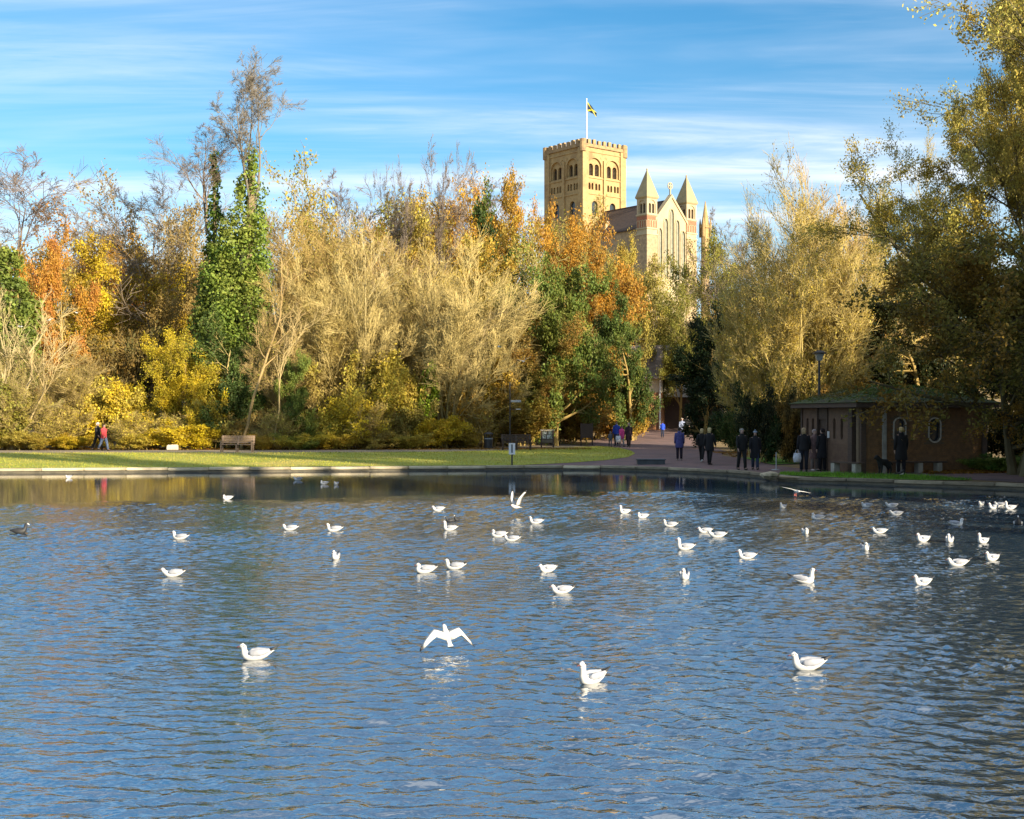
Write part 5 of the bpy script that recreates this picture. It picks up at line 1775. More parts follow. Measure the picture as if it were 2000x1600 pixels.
# low white block on the grass, dark plinth at the water's edge, small stones
o = tag(bevel(MB().loft([[(-.34, -.15, 0), (.34, -.15, 0), (.34, .15, 0), (-.34, .15, 0)], [(-.34, -.14, .22), (.33, -.14, .25), (.33, .14, .25), (-.34, .14, .22)], [(-.26, -.1, .32), (.28, -.1, .33), (.28, .1, .33), (-.26, .1, .32)]]).build('stone_block', MATS['pale_surround'], None, gpos(337, 79)), 0.02, 1), 'low white block lying at the edge of the yellow bushes', 'block')
x, y = xat(1272, 60.5), 60.5
o = thing('plinth', 'dark slate-grey box with flat lid at the water edge', 'plinth', (x, y, 0))
bevel(MB().box(-0.64, 0.64, -0.1, 0.6, -0.4, 0.44).build('body', mat('dark_slate', (0.055, 0.065, 0.075), (0.035, 0.042, 0.05), 3, 0.6), o), 0.01, 1)
bevel(MB().box(-0.68, 0.68, -0.14, 0.64, 0.44, 0.49).build('lid', MATS['dark_slate'], o), 0.01, 1)
# boulder at the point of the verge
rgs = np.random.RandomState(2)
bmb = bmesh.new()
bmesh.ops.create_icosphere(bmb, subdivisions=2, radius=1)
for v_ in bmb.verts:
    f_ = 1 + 0.18 * math.sin(v_.co.x * 3.1 + 1) * math.cos(v_.co.y * 4.3) + 0.1 * math.sin(v_.co.z * 5)
    v_.co = Vector((v_.co.x * 0.42 * f_, v_.co.y * 0.3 * f_, v_.co.z * 0.16 * f_))
me_ = bpy.data.meshes.new('boulder')
bmb.to_mesh(me_)
bmb.free()
me_.materials.append(MATS['kerb_concrete'])
tag(link('boulder', me_, None, (10.0, 49.6, 0.2)), 'pale flat boulder at the tip of the verge', 'rock')
# pole with a base on the path
o = thing('bollard', 'thin grey pole on a flat base standing on the path', 'pole', (xat(1516, 54), 54, hz(xat(1516, 54), 54) + 0.02))
MB().tube([(0, 0, 0), (0, 0, 0.03), (0, 0, 0.05)], [0.2, 0.2, 0.06], 14).build('base', MATS['grey_metal'], o)
MB().tube([(0, 0, 0.04), (0, 0, 0.75)], 0.025, 8).build('pole', MATS['grey_metal'], o)

# ------------------------------------------------------------------ people
def skin_mesh(name, verts, edges, radii, mats, sub=1):
    me = bpy.data.meshes.new(name + '_src')
    me.from_pydata(verts, edges, [])
    o = bpy.data.objects.new('tmp', me)
    COL.objects.link(o)
    o.modifiers.new('s', 'SKIN')
    ms = o.modifiers.new('u', 'SUBSURF')
    ms.levels = sub
    ms.render_levels = sub
    if not me.skin_vertices:
        bpy.context.view_layer.objects.active = o
    sv = me.skin_vertices[0].data
    for i, r in enumerate(radii):
        sv[i].radius = r if isinstance(r, tuple) else (r, r)
        sv[i].use_root = (i == 0)
    dg = bpy.context.evaluated_depsgraph_get()
    out = bpy.data.meshes.new_from_object(o.evaluated_get(dg))
    out.name = name
    bpy.data.objects.remove(o)
    out.materials.clear()
    for m in mats:
        out.materials.append(m)
    out.polygons.foreach_set('use_smooth', [True] * len(out.polygons))
    return out


def pose(stride, swing, bend=0.12):
    """joint positions of a 1.74 m figure facing -y"""
    J = {'pelvis': (0, 0, 0.95), 'waist': (0, 0, 1.12), 'chest': (0, 0.0, 1.33), 'neck0': (0, 0.01, 1.47), 'neck1': (0, -0.005, 1.53), 'head0': (0, -0.02, 1.585), 'head1': (0, -0.01, 1.655), 'head2': (0, 0.0, 1.70)}
    low = 9
    for sx, s in ((-1, 'l'), (1, 'r')):
        th = stride * sx
        t2 = th * 0.55 if th >= 0 else th - 0.45 * abs(stride)
        hip = Vector((sx * 0.09, 0, 0.92))
        kn = hip + Vector((sx * 0.005, -math.sin(th) * 0.43, -math.cos(th) * 0.43))
        an = kn + Vector((0, -math.sin(t2) * 0.41, -math.cos(t2) * 0.41))
        toe = an + Vector((sx * 0.02, -0.15, -0.045 + (0.03 if th > 0.1 else -0.02 if th < -0.1 else 0)))
        J['hip' + s], J['knee' + s], J['ankle' + s], J['toe' + s] = hip, kn, an, toe
        low = min(low, an.z - 0.085)
        sh = Vector((sx * 0.17, 0.005, 1.415))
        aa = -swing * sx
        el = sh + Vector((sx * 0.05, -math.sin(aa) * 0.28, -math.cos(aa) * 0.28))
        a2 = aa + bend + 0.15
        wr = el + Vector((sx * 0.01, -math.sin(a2) * 0.25, -math.cos(a2) * 0.25))
        d = (wr - el).normalized()
        J['sh' + s], J['el' + s], J['wr' + s], J['palm' + s] = sh, el, wr, wr + d * 0.07
        for k in range(4):
            b_ = wr + d * 0.09 + Vector((-sx * 0.006, -0.03 + k * 0.02, 0))
            ln = (0.065, 0.075, 0.07, 0.055)[k]
            J['f%d%s0' % (k, s)] = b_
            J['f%d%s1' % (k, s)] = b_ + d * ln * 0.55 + Vector((-sx * 0.008, 0, 0))
            J['f%d%s2' % (k, s)] = b_ + d * ln + Vector((-sx * 0.026, 0, 0))
        J['t' + s + '0'] = wr + d * 0.04 + Vector((0, -0.035, 0))
        J['t' + s + '1'] = wr + d * 0.075 + Vector((-sx * 0.01, -0.055, 0))
    return {k: Vector(v) - Vector((0, 0, low)) for k, v in J.items()}


def kit(key, stride, swing):
    J = pose(stride, swing)
    names = ['pelvis', 'waist', 'chest', 'neck0', 'neck1', 'head0', 'head1', 'head2', 'nose', 'chin']
    J['nose'] = J['head0'] + Vector((0, -0.115, 0.03))
    J['chin'] = J['head0'] + Vector((0, -0.075, -0.045))
    E_ = [('pelvis', 'waist'), ('waist', 'chest'), ('chest', 'neck0'), ('neck0', 'neck1'), ('neck1', 'head0'), ('head0', 'head1'), ('head1', 'head2'), ('head0', 'nose'), ('head0', 'chin')]
    rad = {'pelvis': (.13, .1), 'waist': (.12, .09), 'chest': (.14, .1), 'neck0': .06, 'neck1': .05, 'head0': (.07, .085), 'head1': (.075, .09), 'head2': (.055, .065), 'nose': .012, 'chin': .02}
    for s in 'lr':
        ch = ['hip', 'knee', 'ankle', 'toe']
        names += [c_ + s for c_ in ch]
        E_ += [('pelvis', 'hip' + s)] + [(a + s, b_ + s) for a, b_ in zip(ch[:-1], ch[1:])]
        rad.update({'hip' + s: .085, 'knee' + s: .055, 'ankle' + s: .038, 'toe' + s: .03})
        ch = ['sh', 'el', 'wr', 'palm']
        names += [c_ + s for c_ in ch]
        E_ += [('chest', 'sh' + s)] + [(a + s, b_ + s) for a, b_ in zip(ch[:-1], ch[1:])]
        rad.update({'sh' + s: .055, 'el' + s: .042, 'wr' + s: .026, 'palm' + s: (.016, .036)})
        for k in range(4):
            nn_ = ['f%d%s%d' % (k, s, i) for i in range(3)]
            names += nn_
            E_ += [('palm' + s, nn_[0]), (nn_[0], nn_[1]), (nn_[1], nn_[2])]
            rad.update({nn_[0]: .010, nn_[1]: .009, nn_[2]: .007})
        nn_ = ['t' + s + '0', 't' + s + '1']
        names += nn_
        E_ += [('wr' + s, nn_[0]), (nn_[0], nn_[1])]
        rad.update({nn_[0]: .012, nn_[1]: .009})
    ix_ = {n_: i for i, n_ in enumerate(names)}
    K = {'body': skin_mesh('body', [tuple(J[n_]) for n_ in names], [(ix_[a], ix_[b_]) for a, b_ in E_], [rad[n_] for n_ in names], [MATS['cloth']])}
    tr_ = MB()
    sh_ = MB()
    for s in 'lr':
        tr_.tube([J['hip' + s] + Vector((0, 0, .06)), J['hip' + s], (J['hip' + s] + J['knee' + s]) / 2, J['knee' + s], J['ankle' + s] + Vector((0, 0, .0))], [.10, .11, .092, .075, .062], 10)
        a, t = J['ankle' + s], J['toe' + s]
        sh_.tube([a + Vector((0, .06, -.045)), a + Vector((0, .02, -.04)), a + Vector((0, -.07, -.045)), t + Vector((0, -.03, -.005)), t + Vector((0, -.06, -.01))], [(.03, .025), (.045, .045), (.046, .036), (.042, .026), (.02, .012)], 10)
    tr_.tube([J['pelvis'] + Vector((0, 0, -.12)), J['pelvis'], J['waist']], [(.15, .105), (.165, .12), (.145, .105)], 12)
    K['trousers'] = tr_.mesh('trousers', MATS['cloth'], True)
    K['shoe'] = sh_.mesh('shoes', MATS['cloth'], True)
    dz = J['pelvis'].z - 0.95
    for nm, hem, hr in (('jacket', .83, (.205, .15)), ('coat', .52, (.235, .185)), ('knee_coat', .66, (.22, .17))):
        co = MB()
        zs = [(1.49, .075, .075), (1.455, .12, .09), (1.40, .185, .115), (1.28, .205, .135), (1.10, .185, .13), (.95, .20, .145), (hem + .02, *hr), (hem, hr[0] - .01, hr[1] - .01)]
        co.tube([(0, 0.005, z_ + dz) for z_, a, b_ in zs], [(a, b_) for z_, a, b_ in zs], 16, flat=(1, 0, 0))
        for s in 'lr':
            co.tube([J['sh' + s] + Vector((0, 0, .02)), J['sh' + s] + Vector((0, 0, -.03)), J['el' + s], J['wr' + s]], [.06, .075, .062, .048], 10)
        co.tube([J['neck0'] + Vector((0, 0, -.03)), J['neck1'] + Vector((0, 0.01, -.005))], [.09, .085], 12)
        K[nm] = co.mesh(nm, MATS['cloth'], True)
    h0 = J['head1']
    for nm in ('short_hair', 'long_hair', 'hat'):
        m2 = MB()
        rings = []
        for k in range(7):
            ph = k / 6 * math.pi / 2 * 0.98
            rings.append((0.02 + 0.075 * math.sin(ph), 0.096 * math.cos(ph)))
        m2.tube([h0 + Vector((0, .018 - .0 * k, -0.01 + z_)) for k, (z_, r_) in enumerate(rings)], [(max(r_ * .98, .004), max(r_ * 1.12, .004)) for z_, r_ in rings], 14, flat=(1, 0, 0))
        if nm != 'hat':
            bot = -0.10 if nm == 'short_hair' else -0.26
            m2.tube([h0 + Vector((0, .045, 0.03)), h0 + Vector((0, .052, -.05)), h0 + Vector((0, .055, bot))], [(.09, .075), (.092, .065), (.07 if bot < -.2 else .055, .035)], 12, flat=(1, 0, 0))
        else:
            m2.tube([h0 + Vector((0, .012, .0)), h0 + Vector((0, .012, .03))], [(.102, .118), (.10, .116)], 14, flat=(1, 0, 0))
            m2.tube([h0 + Vector((0, .015, .095)), h0 + Vector((0, .015, .115)), h0 + Vector((0, .015, .135))], [.03, .04, .015], 8)
        K[nm] = m2.mesh(nm, MATS['cloth'], True)
    ey = MB()
    for sx in (-1, 1):
        c_ = J['head0'] + Vector((sx * .032, -.088, .045))
        ey.tube([c_ + Vector((0, 0, -.008)), c_, c_ + Vector((0, 0, .008))], [.004, .012, .004], 6)
    ey.box(-.026, .026, J['head0'].y - .092, J['head0'].y - .08, J['head0'].z - .022, J['head0'].z - .014)
    K['face'] = ey.mesh('face', MATS['cloth'], True)
    SHARED[key] = (K, J)


kit('stand', 0.03, 0.05)
kit('walk', 0.42, 0.4)
kit('amble', 0.22, 0.2)
SKIN, BLK, NAVY, BLOND, GREYH, BRNH, JEANS = (.52, .33, .25), (.006, .006, .007), (.02, .03, .07), (.52, .40, .20), (.62, .60, .56), (.05, .03, .02), (.10, .15, .26)


def person(label, px, D, h, rotz, key, coat, coat_c, trs_c, hair, hair_c, shoe_c=(.03, .025, .02), dz=0.0):
    K, J = SHARED[key]
    x = xat(px, D)
    o = thing('person', label, 'person', (x, D, hz(x, D) + 0.02 + dz), rotz, 'people by the lake')
    s = h / 1.74
    o.scale = (s, s, s)
    for nm, part, col in (('body', 'body', SKIN), ('trousers', 'trousers', trs_c), ('shoes', 'shoe', shoe_c), (coat, coat, coat_c), ('hat' if hair == 'hat' else 'hair', hair, hair_c), ('face', 'face', (.12, .05, .04))):
        c_ = link(nm, K[part], o)
        c_.color = (*col, 1)
    return o


person('person in black coat with white hair striding behind a red jacket', 191, 77.6, 1.76, R(62), 'walk', 'jacket', BLK, BLK, 'short_hair', (.75, .72, .66))
person('person in red jacket and blue jeans walking on the far path', 203, 77.0, 1.66, R(58), 'walk', 'jacket', (.70, .075, .085), (.16, .22, .36), 'short_hair', BRNH)
person('small child in grey coat at the left of the family group', 1192, 88, 1.05, R(10), 'amble', 'jacket', (.12, .13, .15), (.15, .15, .17), 'hat', (.3, .3, .32))
person('adult in bright blue coat in the family group', 1204, 89.5, 1.72, R(-20), 'stand', 'jacket', (.03, .07, .42), NAVY, 'short_hair', BRNH)
person('person in bright pink coat holding a white bag', 1214.5, 88, 1.45, R(25), 'amble', 'knee_coat', (.95, .09, .32), (.45, .42, .42), 'short_hair', BRNH)
person('fair-haired person in dark purple-brown coat next to the pink coat', 1228, 86.5, 1.66, R(-15), 'amble', 'coat', (.035, .015, .025), BLK, 'long_hair', (.62, .48, .38))
person('child in electric-blue jacket by the dark wall', 1294, 103, 1.3, R(170), 'stand', 'jacket', (.02, .08, .65), NAVY, 'short_hair', BRNH)
person('person in pale blue top facing us far up the path', 1332, 100, 1.72, R(5), 'amble', 'jacket', (.22, .26, .38), NAVY, 'short_hair', (.65, .58, .5))
person('fair-haired person right behind the pale blue top', 1341, 104, 1.7, R(-10), 'stand', 'jacket', BLK, BLK, 'short_hair', (.75, .7, .62))
person('last person of the far trio, white-haired in black', 1349, 106, 1.7, R(8), 'stand', 'jacket', BLK, BLK, 'short_hair', (.72, .68, .62))
person('person in purple-blue checked coat standing on the red path', 1327, 64, 1.66, R(175), 'stand', 'knee_coat', (.075, .075, .24), (.02, .015, .03), 'short_hair', BRNH, (.3, .26, .22))
person('woman in black with white shoes, left of two blonde walkers', 1371, 62, 1.68, R(160), 'walk', 'jacket', BLK, BLK, 'long_hair', BLOND, (.75, .72, .7))
person('woman in black coat and boots, right of two blonde walkers', 1386, 59.5, 1.74, R(150), 'amble', 'knee_coat', BLK, BLK, 'long_hair', (.58, .46, .22), BLK)
person('broad man in black coat walking with a woman in blue hat', 1449, 54.4, 1.79, R(10), 'amble', 'jacket', (.006, .007, .007), (.006, .007, .007), 'short_hair', (.35, .33, .3))
person('person in long dark coat and pale blue hat, arm in arm', 1475, 54.6, 1.68, R(-8), 'amble', 'coat', (.006, .007, .011), (.03, .05, .10), 'hat', (.30, .36, .44))
person('blonde person in black coat carrying a white bag by the hut', 1570, 52.2, 1.80, R(170), 'stand', 'jacket', (.005, .005, .008), (.008, .01, .022), 'long_hair', (.46, .32, .18))
person('person in dusty pink-brown coat between two dark coats', 1591, 52.8, 1.72, R(20), 'stand', 'coat', (.22, .13, .12), (.25, .2, .18), 'short_hair', (.55, .42, .38), (.6, .58, .55))
person('tall person in plain black coat beside the hut door', 1606, 52.4, 1.76, R(200), 'stand', 'coat', (.008, .008, .012), (.01, .01, .015), 'short_hair', (.03, .02, .02))
person('blond person in long black coat standing before the oval windows', 1760, 49.2, 1.82, R(185), 'stand', 'coat', (.006, .006, .008), (.006, .006, .012), 'short_hair', (.60, .44, .20))


def carrier_bag(label, px, D, z, s, col):
    x = xat(px, D)
    o = thing('carrier_bag', label, 'bag', (x, D, hz(x, D) + z))
    b_ = MB().loft([[(-.13 * s, -.05 * s, 0), (.13 * s, -.05 * s, 0), (.13 * s, .05 * s, 0), (-.13 * s, .05 * s, 0)], [(-.16 * s, -.07 * s, .18 * s), (.16 * s, -.06 * s, .18 * s), (.16 * s, .07 * s, .18 * s), (-.16 * s, .07 * s, .18 * s)],
                   [(-.13 * s, -.02 * s, .38 * s), (.13 * s, -.02 * s, .38 * s), (.13 * s, .02 * s, .38 * s), (-.13 * s, .02 * s, .38 * s)]]).build('sack', MATS['cloth'], o, smooth=True)
    b_.color = (*col, 1)
    h_ = MB().tube([(-.08 * s, 0, .37 * s), (-.05 * s, 0, .5 * s), (.05 * s, 0, .5 * s), (.08 * s, 0, .37 * s)], .008, 6).build('handle', MATS['cloth'], o)
    h_.color = (*col, 1)


carrier_bag('white bag held at the side of the pink coat', 1207.5, 87.6, 0.32, 1.2, (.75, .75, .78))
carrier_bag('white carrier bag hanging beside the blonde person in black', 1557, 52.0, 0.42, 1.0, (.6, .62, .68))

# black dog beside the person at the windows
dv = [(0, 0, .50), (0, -.22, .50), (0, .2, .48), (0, -.34, .62), (0, -.44, .68), (0, -.56, .64), (0, .34, .46), (0, .44, .36),
      (-.08, -.22, .36), (-.08, -.2, .2), (-.08, -.23, .03), (.08, -.24, .36), (.08, -.24, .2), (.08, -.27, .03),
      (-.08, .2, .34), (-.08, .28, .2), (-.08, .24, .03), (.08, .18, .34), (.08, .26, .2), (.08, .22, .03), (-.05, -.42, .76), (.05, -.42, .76)]
de = [(0, 1), (0, 2), (1, 3), (3, 4), (4, 5), (2, 6), (6, 7), (1, 8), (8, 9), (9, 10), (1, 11), (11, 12), (12, 13), (2, 14), (14, 15), (15, 16), (2, 17), (17, 18), (18, 19), (4, 20), (4, 21)]
drd = [(.11, .12), (.12, .15), (.09, .10), .075, .075, .035, .03, .015, .055, .035, .028, .055, .035, .028, .07, .035, .026, .07, .035, .026, .022, .022]
dog = tag(link('dog', skin_mesh('dog', dv, de, drd, [MATS['cloth']]), None, (xat(1728, 49.3), 49.3, hz(xat(1728, 49.3), 49.3) + 0.0), R(-60)), 'black dog standing at the feet of the long black coat', 'dog')
dog.color = (.01, .01, .01, 1)

# ------------------------------------------------------------------ birds
mat('feather_white', (0.64, 0.63, 0.60), (0.56, 0.55, 0.52), 20, 0.6)
mat('feather_grey', (0.34, 0.35, 0.38), (0.27, 0.28, 0.31), 18, 0.6)
mat('feather_black', (0.02, 0.02, 0.022), (0.03, 0.03, 0.03), 18, 0.6)
mat('bill_red', (0.16, 0.03, 0.02), (0.10, 0.02, 0.015), 18, 0.5)
mat('feet_pink', (0.75, 0.22, 0.18), (0.6, 0.16, 0.13), 18, 0.5)


def gull_parts(kind):
    """meshes of a swimming gull facing -x, water line at z=0"""
    up, hd = {'level': (0.0, 0.0), 'alert': (0.05, 0.01), 'low': (-0.035, -0.004), 'tuck': (-0.02, 0.03), 'lean': (-0.03, -0.03)}[kind]
    pts = [(.175, .105, .010, .004), (.14, .088, .026, .012), (.09, .068, .048, .032), (.03, .052, .064, .048), (-.03, .046, .07, .054), (-.08, .048, .062, .054), (-.112, .062, .048, .048),
           (-.128 + hd * .3, .088 + up * .3, .034, .036), (-.132 + hd * .7, .118 + up * .8, .028, .030), (-.138 + hd, .143 + up, .031, .032), (-.150 + hd, .156 + up, .030, .030), (-.168 + hd, .152 + up, .019, .019), (-.177 + hd, .149 + up, .009, .009)]
    b_ = MB().tube([(x, 0, z_) for x, z_, a, c_ in pts], [(a, c_) for x, z_, a, c_ in pts], 14, flat=(0, 1, 0))
    K = {'body': b_.mesh('body', MATS['feather_white'], True)}
    hx, hz_ = -.150 + hd, .156 + up
    K['bill'] = MB().tube([(hx - .022, 0, hz_ - .006), (hx - .045, 0, hz_ - .009), (hx - .062, 0, hz_ - .016)], [.008, .006, .002], 8).mesh('bill', MATS['bill_red'], True)
    for sy in (-1, 1):
        e_ = MB()
        e_.tube([(hx - .006, sy * .024, hz_ + .006), (hx - .006, sy * .0285, hz_ + .006)], [.005, .003], 6)
        K['eye' + str(sy)] = e_.mesh('eye', MATS['feather_black'], True)
        K['ear' + str(sy)] = MB().tube([(hx + .014, sy * .022, hz_ + .001), (hx + .014, sy * .0315, hz_ + .001)], [.009, .006], 6).mesh('ear_spot', MATS['feather_black'], True)
    for sy, nm in ((-1, 'wing_a'), (1, 'wing_b')):
        w_ = MB().tube([(-.085, sy * .05, .075), (-.05, sy * .062, .085), (.01, sy * .062, .09), (.07, sy * .05, .094), (.125, sy * .03, .104), (.16, sy * .016, .115)], [(.004, .012), (.012, .034), (.014, .038), (.013, .03), (.009, .018), (.005, .008)], 10, flat=(0, 1, 0))
        K[nm] = w_.mesh('wing', MATS['feather_grey'], True)
        t_ = MB().tube([(.13, sy * .027, .108), (.17, sy * .014, .121), (.225, -sy * .002, .145)], [(.009, .014), (.008, .012), (.003, .004)], 8, flat=(0, 1, 0))
        K['tip_' + nm] = t_.mesh('wing_tip', MATS['feather_black'], True)
    return K


GK = {k: gull_parts(k) for k in ('level', 'alert', 'low', 'tuck', 'lean')}
GL = 0.345     # length of the model along x


def gull(label, px, py, w, face, kind='level', name='gull', group='gulls swimming on the lake'):
    D = CAMZ * FPX / (py - HOR)
    if kind == 'low' and (px // 3) % 3:
        kind = 'tuck' if (px // 3) % 3 == 1 else 'lean'
    K = GK[kind]
    o = thing(name, label, 'gull', (xat(px, D), D, -0.012), R(face), group)
    s = 1.0 + ((px * 13 + py * 7) % 10 - 5) * 0.012
    o.scale = (s, s, s)
    for nm in ('body', 'bill', 'eye-1', 'eye1', 'ear-1', 'ear1'):
        link(nm.rstrip('-1').replace('ear', 'ear_spot'), K[nm], o)
    for nm in ('wing_a', 'wing_b'):
        w_ = link('wing', K[nm], o)
        t_ = link('wing_tip', K['tip_' + nm], w_)
    return o


for g_ in (
        ('large white gull at lower left of the lake, facing left', 502, 1288, 67, 8, 'level'),
        ('gull with raised neck and black upturned wing tips in the lower middle', 1158, 1334, 46, 38, 'alert'),
        ('large gull with grey back and dark ear spot at lower right', 1580, 1308, 70, 4, 'level'),
        ('gull alone at the left, below the small left gull', 340, 1126, 38, 6, 'low'),
        ('small gull at the left above the larger lone gull', 353, 1054, 22, -8, 'level'),
        ('small gull in the yellow reflection left of centre', 445, 976, 14, 35, 'low'),
        ('left one of two level gulls left of centre', 568, 1036, 27, 2, 'low'),
        ('right one of two level gulls left of centre', 654, 1038, 27, 5, 'level'),
        ('gull seen head-on below the two level gulls', 656, 1092, 14, 82, 'level'),
        ('left gull of the pair above the flying gull', 832, 1119, 27, 14, 'low'),
        ('right gull with raised tail of the pair above the flying gull', 890, 1112, 42, -3, 'level'),
        ('gull just in front of two tiny dark ducks', 880, 1036, 28, 10, 'alert'),
        ('small gull left of the gull with raised wings', 857, 998, 16, 15, 'low'),
        ('rear gull of two overlapping in mid lake', 975, 1049, 27, 2, 'low'),
        ('front gull of two overlapping in mid lake', 1001, 1057, 28, -5, 'low'),
        ('small gull right of the raised-wing gull', 1048, 1023, 22, 4, 'level'),
        ('gull with black tail tip in mid lake', 1071, 1117, 24, 30, 'low'),
        ('gull with dark eye in the centre of the lake', 1099, 1159, 36, 12, 'low'),
        ('left small gull of two near the plinth reflection', 1221, 1003, 20, 25, 'alert'),
        ('right small gull of two near the plinth reflection', 1256, 1012, 18, 20, 'low'),
        ('gull with lifted head right of the two small gulls', 1310, 1029, 27, -6, 'level'),
        ('gull with long neck in the middle right', 1340, 1074, 33, 6, 'alert'),
        ('upright gull seen from behind below the long-necked gull', 1337, 1131, 18, 75, 'level'),
        ('grey-backed rear gull of a touching pair', 1378, 1041, 22, 10, 'low'),
        ('front gull of a touching pair', 1403, 1050, 28, -2, 'low'),
        ('gull with dark wing tip right of the touching pair', 1460, 1092, 35, 5, 'level'),
        ('dim gull just under the landing gull', 1530, 993, 20, 50, 'level'),
        ('sunlit gull below the landing gull', 1598, 1015, 22, 0, 'low'),
        ('tiny head-on gull under the sunlit gull', 1572, 1043, 11, 85, 'low'),
        ('tall gull with stretched neck right of centre', 1568, 1139, 33, 168, 'alert'),
        ('gull seen from the front at right', 1688, 1075, 14, 88, 'low'),
        ('dim small gull near the right bank', 1694, 991, 16, 20, 'low'),
        ('shaded gull left of the dark right-hand water', 1743, 991, 18, 10, 'low'),
        ('shaded gull right below another shaded gull', 1752, 1007, 20, 8, 'low'),
        ('gull with black tail above the front-facing gull', 1719, 1042, 27, 0, 'low'),
        ('gull with cocked tail at lower right', 1803, 1143, 28, 22, 'level'),
        ('shaded gull, first of three in a row at right', 1804, 1058, 24, 28, 'level'),
        ('shaded gull, middle of three in a row at right', 1855, 1059, 16, 62, 'level'),
        ('shaded gull, last of three in a row at right', 1921, 1061, 22, 32, 'alert'),
        ('shaded gull turned to the right', 1866, 1027, 22, 176, 'level'),
        ('long sunlit gull at far right', 1872, 1106, 43, 2, 'low'),
        ('sunlit gull above the long one at far right', 1939, 1095, 27, 30, 'level'),
        ('leftmost gull of the cluster under the right bank', 1917, 987, 14, 48, 'low'),
        ('front gull of the cluster under the right bank', 1942, 994, 20, 12, 'level'),
        ('rear gull of the cluster under the right bank', 1954, 989, 22, 5, 'low'),
        ('rightmost gull of the cluster under the right bank', 1974, 995, 20, 10, 'alert'),
        ('tiny gull close to the far kerb left of centre', 583, 938, 10, 10, 'low'),
        ('first of two tiny gulls by the far kerb', 634, 946, 8, 15, 'low'),
        ('second of two tiny gulls by the far kerb', 657, 947, 8, 70, 'low'),
        ('tiny gull near the far kerb at left', 135, 934, 8, 60, 'low')):
    gull(*g_)


def coot(label, px, py, face, s=1.0, white_side=False):
    D = CAMZ * FPX / (py - HOR)
    o = thing('coot', label, 'duck', (xat(px, D), D, -0.012), R(face), 'dark water birds')
    o.scale = (s, s, s)
    pts = [(.16, .07, .02, .012), (.10, .065, .05, .035), (.02, .055, .075, .06), (-.06, .05, .07, .06), (-.10, .07, .045, .045), (-.118, .12, .028, .03), (-.125, .165, .026, .028), (-.14, .185, .026, .026), (-.158, .182, .016, .016)]
    MB().tube([(x, 0, z_) for x, z_, a, c_ in pts], [(a, c_) for x, z_, a, c_ in pts], 12, flat=(0, 1, 0)).build('body', MATS['feather_black'], o, smooth=True)
    MB().tube([(-.15, 0, .19), (-.172, 0, .178), (-.195, 0, .165)], [.014, .011, .003], 8).build('bill', MATS['feather_white'], o, smooth=True)
    if white_side:
        for sy in (-1, 1):
            MB().tube([(.05, sy * .066, .04), (-.02, sy * .076, .045), (-.07, sy * .066, .04)], [(.012, .025), (.012, .034), (.01, .022)], 8, flat=(0, 1, 0)).build('flank', MATS['feather_white'], o, smooth=True)


coot('black coot with white bill at the left edge', 37, 1042, 180, 1.15)
coot('left one of two tiny dark ducks in mid lake', 879, 1019, 10, 0.7)
coot('right one of two tiny dark ducks in mid lake', 893, 1017, 60, 0.75)
coot('black and white duck at the right edge', 1988, 1024, 70, 1.1, True)
# black and white bird standing on the verge
o = thing('magpie', 'black and white bird standing on the right-hand verge', 'bird', (xat(1760, 47.2), 47.2, hz(xat(1760, 47.2), 47.2) + 0.03), R(200))
MB().tube([(.30, 0, .12), (.16, 0, .14), (.08, 0, .16), (0, 0, .17), (-.06, 0, .20), (-.09, 0, .25), (-.115, 0, .27), (-.135, 0, .268)], [(.012, .008), (.02, .012), (.045, .04), (.06, .062), (.05, .055), (.034, .036), (.03, .03), (.012, .012)], 10, flat=(0, 1, 0)).build('body', MATS['feather_black'], o, smooth=True)
MB().tube([(.03, 0, .125), (-.03, 0, .135), (-.07, 0, .165)], [(.045, .03), (.062, .04), (.05, .04)], 10, flat=(0, 1, 0)).build('belly', MATS['feather_white'], o, smooth=True)
MB().tube([(-.13, 0, .268), (-.175, 0, .26)], [.01, .002], 6).build('bill', MATS['feather_black'], o)
for sy in (-1, 1):
    MB().tube([(0, sy * .025, .13), (.005, sy * .025, .06), (-.005, sy * .025, 0), (-.04, sy * .03, -.004)], .006, 6).build('leg', MATS['feather_black'], o)


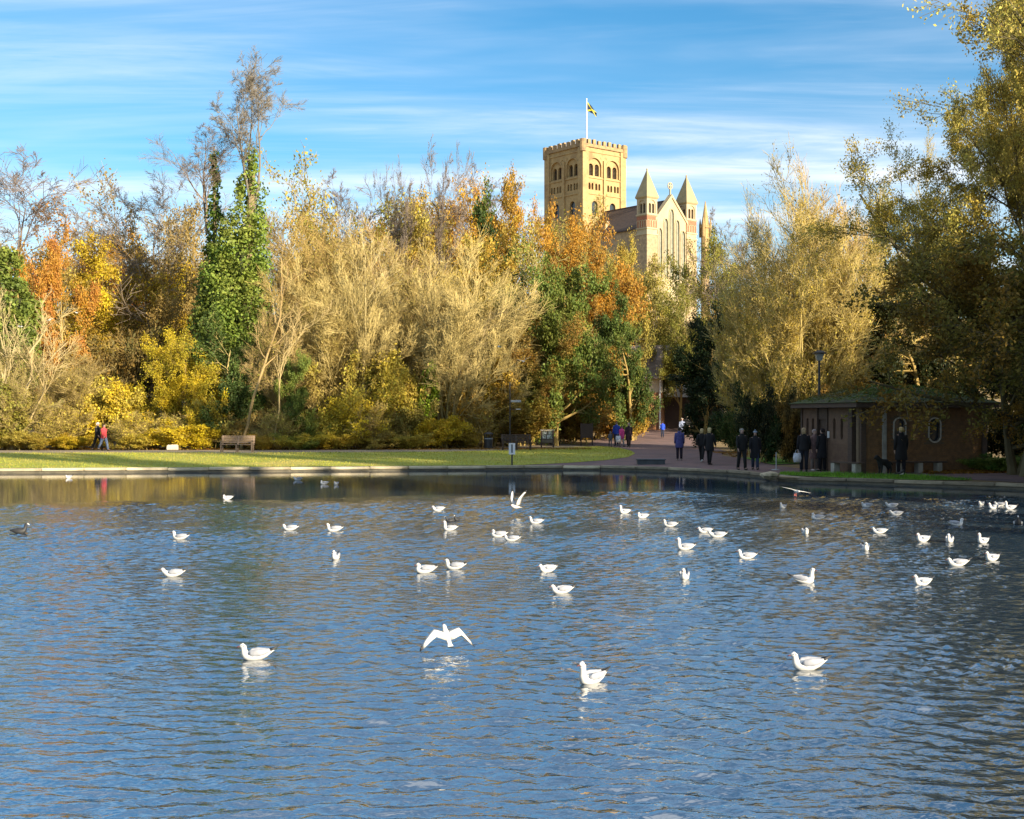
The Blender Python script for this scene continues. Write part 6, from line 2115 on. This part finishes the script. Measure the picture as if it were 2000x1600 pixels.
def flyer(label, loc, head, up_in, up_out, sweep=0.25, pitch=0.0, roll=0.0, scale=1.0, feet=False, asym=0.0, tint='feather_white'):
    """gull in the air, facing -x in its own frame; wing angles in degrees above level"""
    o = thing('flying_gull', label, 'gull', loc, 0, 'gulls in the air')
    o.rotation_euler = (R(roll), R(pitch), R(head))
    o.scale = (scale,) * 3
    pts = [(.20, .0, .045, .004), (.15, .002, .03, .012), (.09, .0, .038, .03), (.02, -.004, .05, .045), (-.05, -.002, .048, .046), (-.10, .01, .034, .036), (-.135, .022, .031, .032), (-.155, .02, .022, .022), (-.165, .016, .01, .01)]
    MB().tube([(x, 0, z_) for x, z_, a, c_ in pts], [(a, c_) for x, z_, a, c_ in pts], 12, flat=(0, 1, 0)).build('body', MATS['feather_white'], o, smooth=True)
    MB().tube([(-.158, 0, .016), (-.185, 0, .01), (-.2, 0, .004)], [.009, .006, .002], 8).build('bill', MATS['bill_red'], o, smooth=True)
    for sy in (-1, 1):
        ui, uo = R(up_in + asym * sy), R(up_out + asym * sy)
        P = [Vector((0, sy * .03, .02))]
        segs = 8
        for k in range(1, segs + 1):
            a = ui if k <= 3 else uo
            P.append(P[-1] + Vector((0, sy * math.cos(a), math.sin(a))) * (0.46 / segs))
        ch = [.16, .165, .16, .145, .13, .112, .092, .068, .03]
        xo = [0, -.015, -.028, -.03, -.015, .01, .04, .075, .115]
        rings = []
        for k in range(segs + 1):
            c_, x0 = ch[k], xo[k] - 0.05 + sweep * max(k - 3, 0) * .02
            t = 0.010 * (1 - k / 10)
            nrm = Vector((0, -sy * math.sin(ui if k <= 3 else uo), math.cos(ui if k <= 3 else uo)))
            rings.append([P[k] + Vector((x0, 0, 0)), P[k] + Vector((x0 + c_ * .3, 0, 0)) + nrm * t, P[k] + Vector((x0 + c_, 0, 0)), P[k] + Vector((x0 + c_ * .3, 0, 0)) - nrm * t * .6])
        w_ = MB().loft(rings[:8]).build('wing', MATS['feather_grey' if tint == 'feather_grey' else 'feather_white'], o, smooth=True)
        MB().loft(rings[7:]).build('wing_tip', MATS['feather_black'], w_, smooth=True)
        if feet:
            MB().tube([(.06, sy * .02, -.03), (.05, sy * .02, -.09), (.045, sy * .02, -.12), (.01, sy * .025, -.125)], [.007, .006, .006, .012], 6).build('leg', MATS['feet_pink'], o, smooth=True)


def air(px, py, D):
    return (xat(px, D), D, zat(py, D))


flyer('big gull flying low over the lake with wings bent down', air(872, 1240, 13.2), -62, 14, -34, 0.9, 46, 4, 0.72, asym=-6)
flyer('gull with both wings raised high just above the water', air(1007, 990, 31.5), 48, 60, 66, 0.2, 8, 0, 1.0)
flyer('white gull landing with outstretched wing and pink feet near the bank', air(1556, 960, 39.0), 100, 6, -2, 0.3, -6, 12, 1.12, True)
flyer('gull flying in front of the dark trees above the signpost', air(1022, 706, 58), 70, 30, 12, 0.3, 0, -10, 0.9)
flyer('smaller gull flying against the willows upper left of the signpost', air(976, 678, 72), 20, 25, 10, 0.3, 0, 0, 0.75)
flyer('first of three tiny gulls flying among the left trees', air(40, 638, 72), 30, 20, 5, 0.3, 0, 0, 0.8)
flyer('second of three tiny gulls flying among the left trees', air(95, 626, 73), -30, 22, 8, 0.3, 0, 10, 0.8)
flyer('third of three tiny gulls flying among the left trees', air(150, 611, 74), 70, 15, 5, 0.3, 0, 0, 0.8)
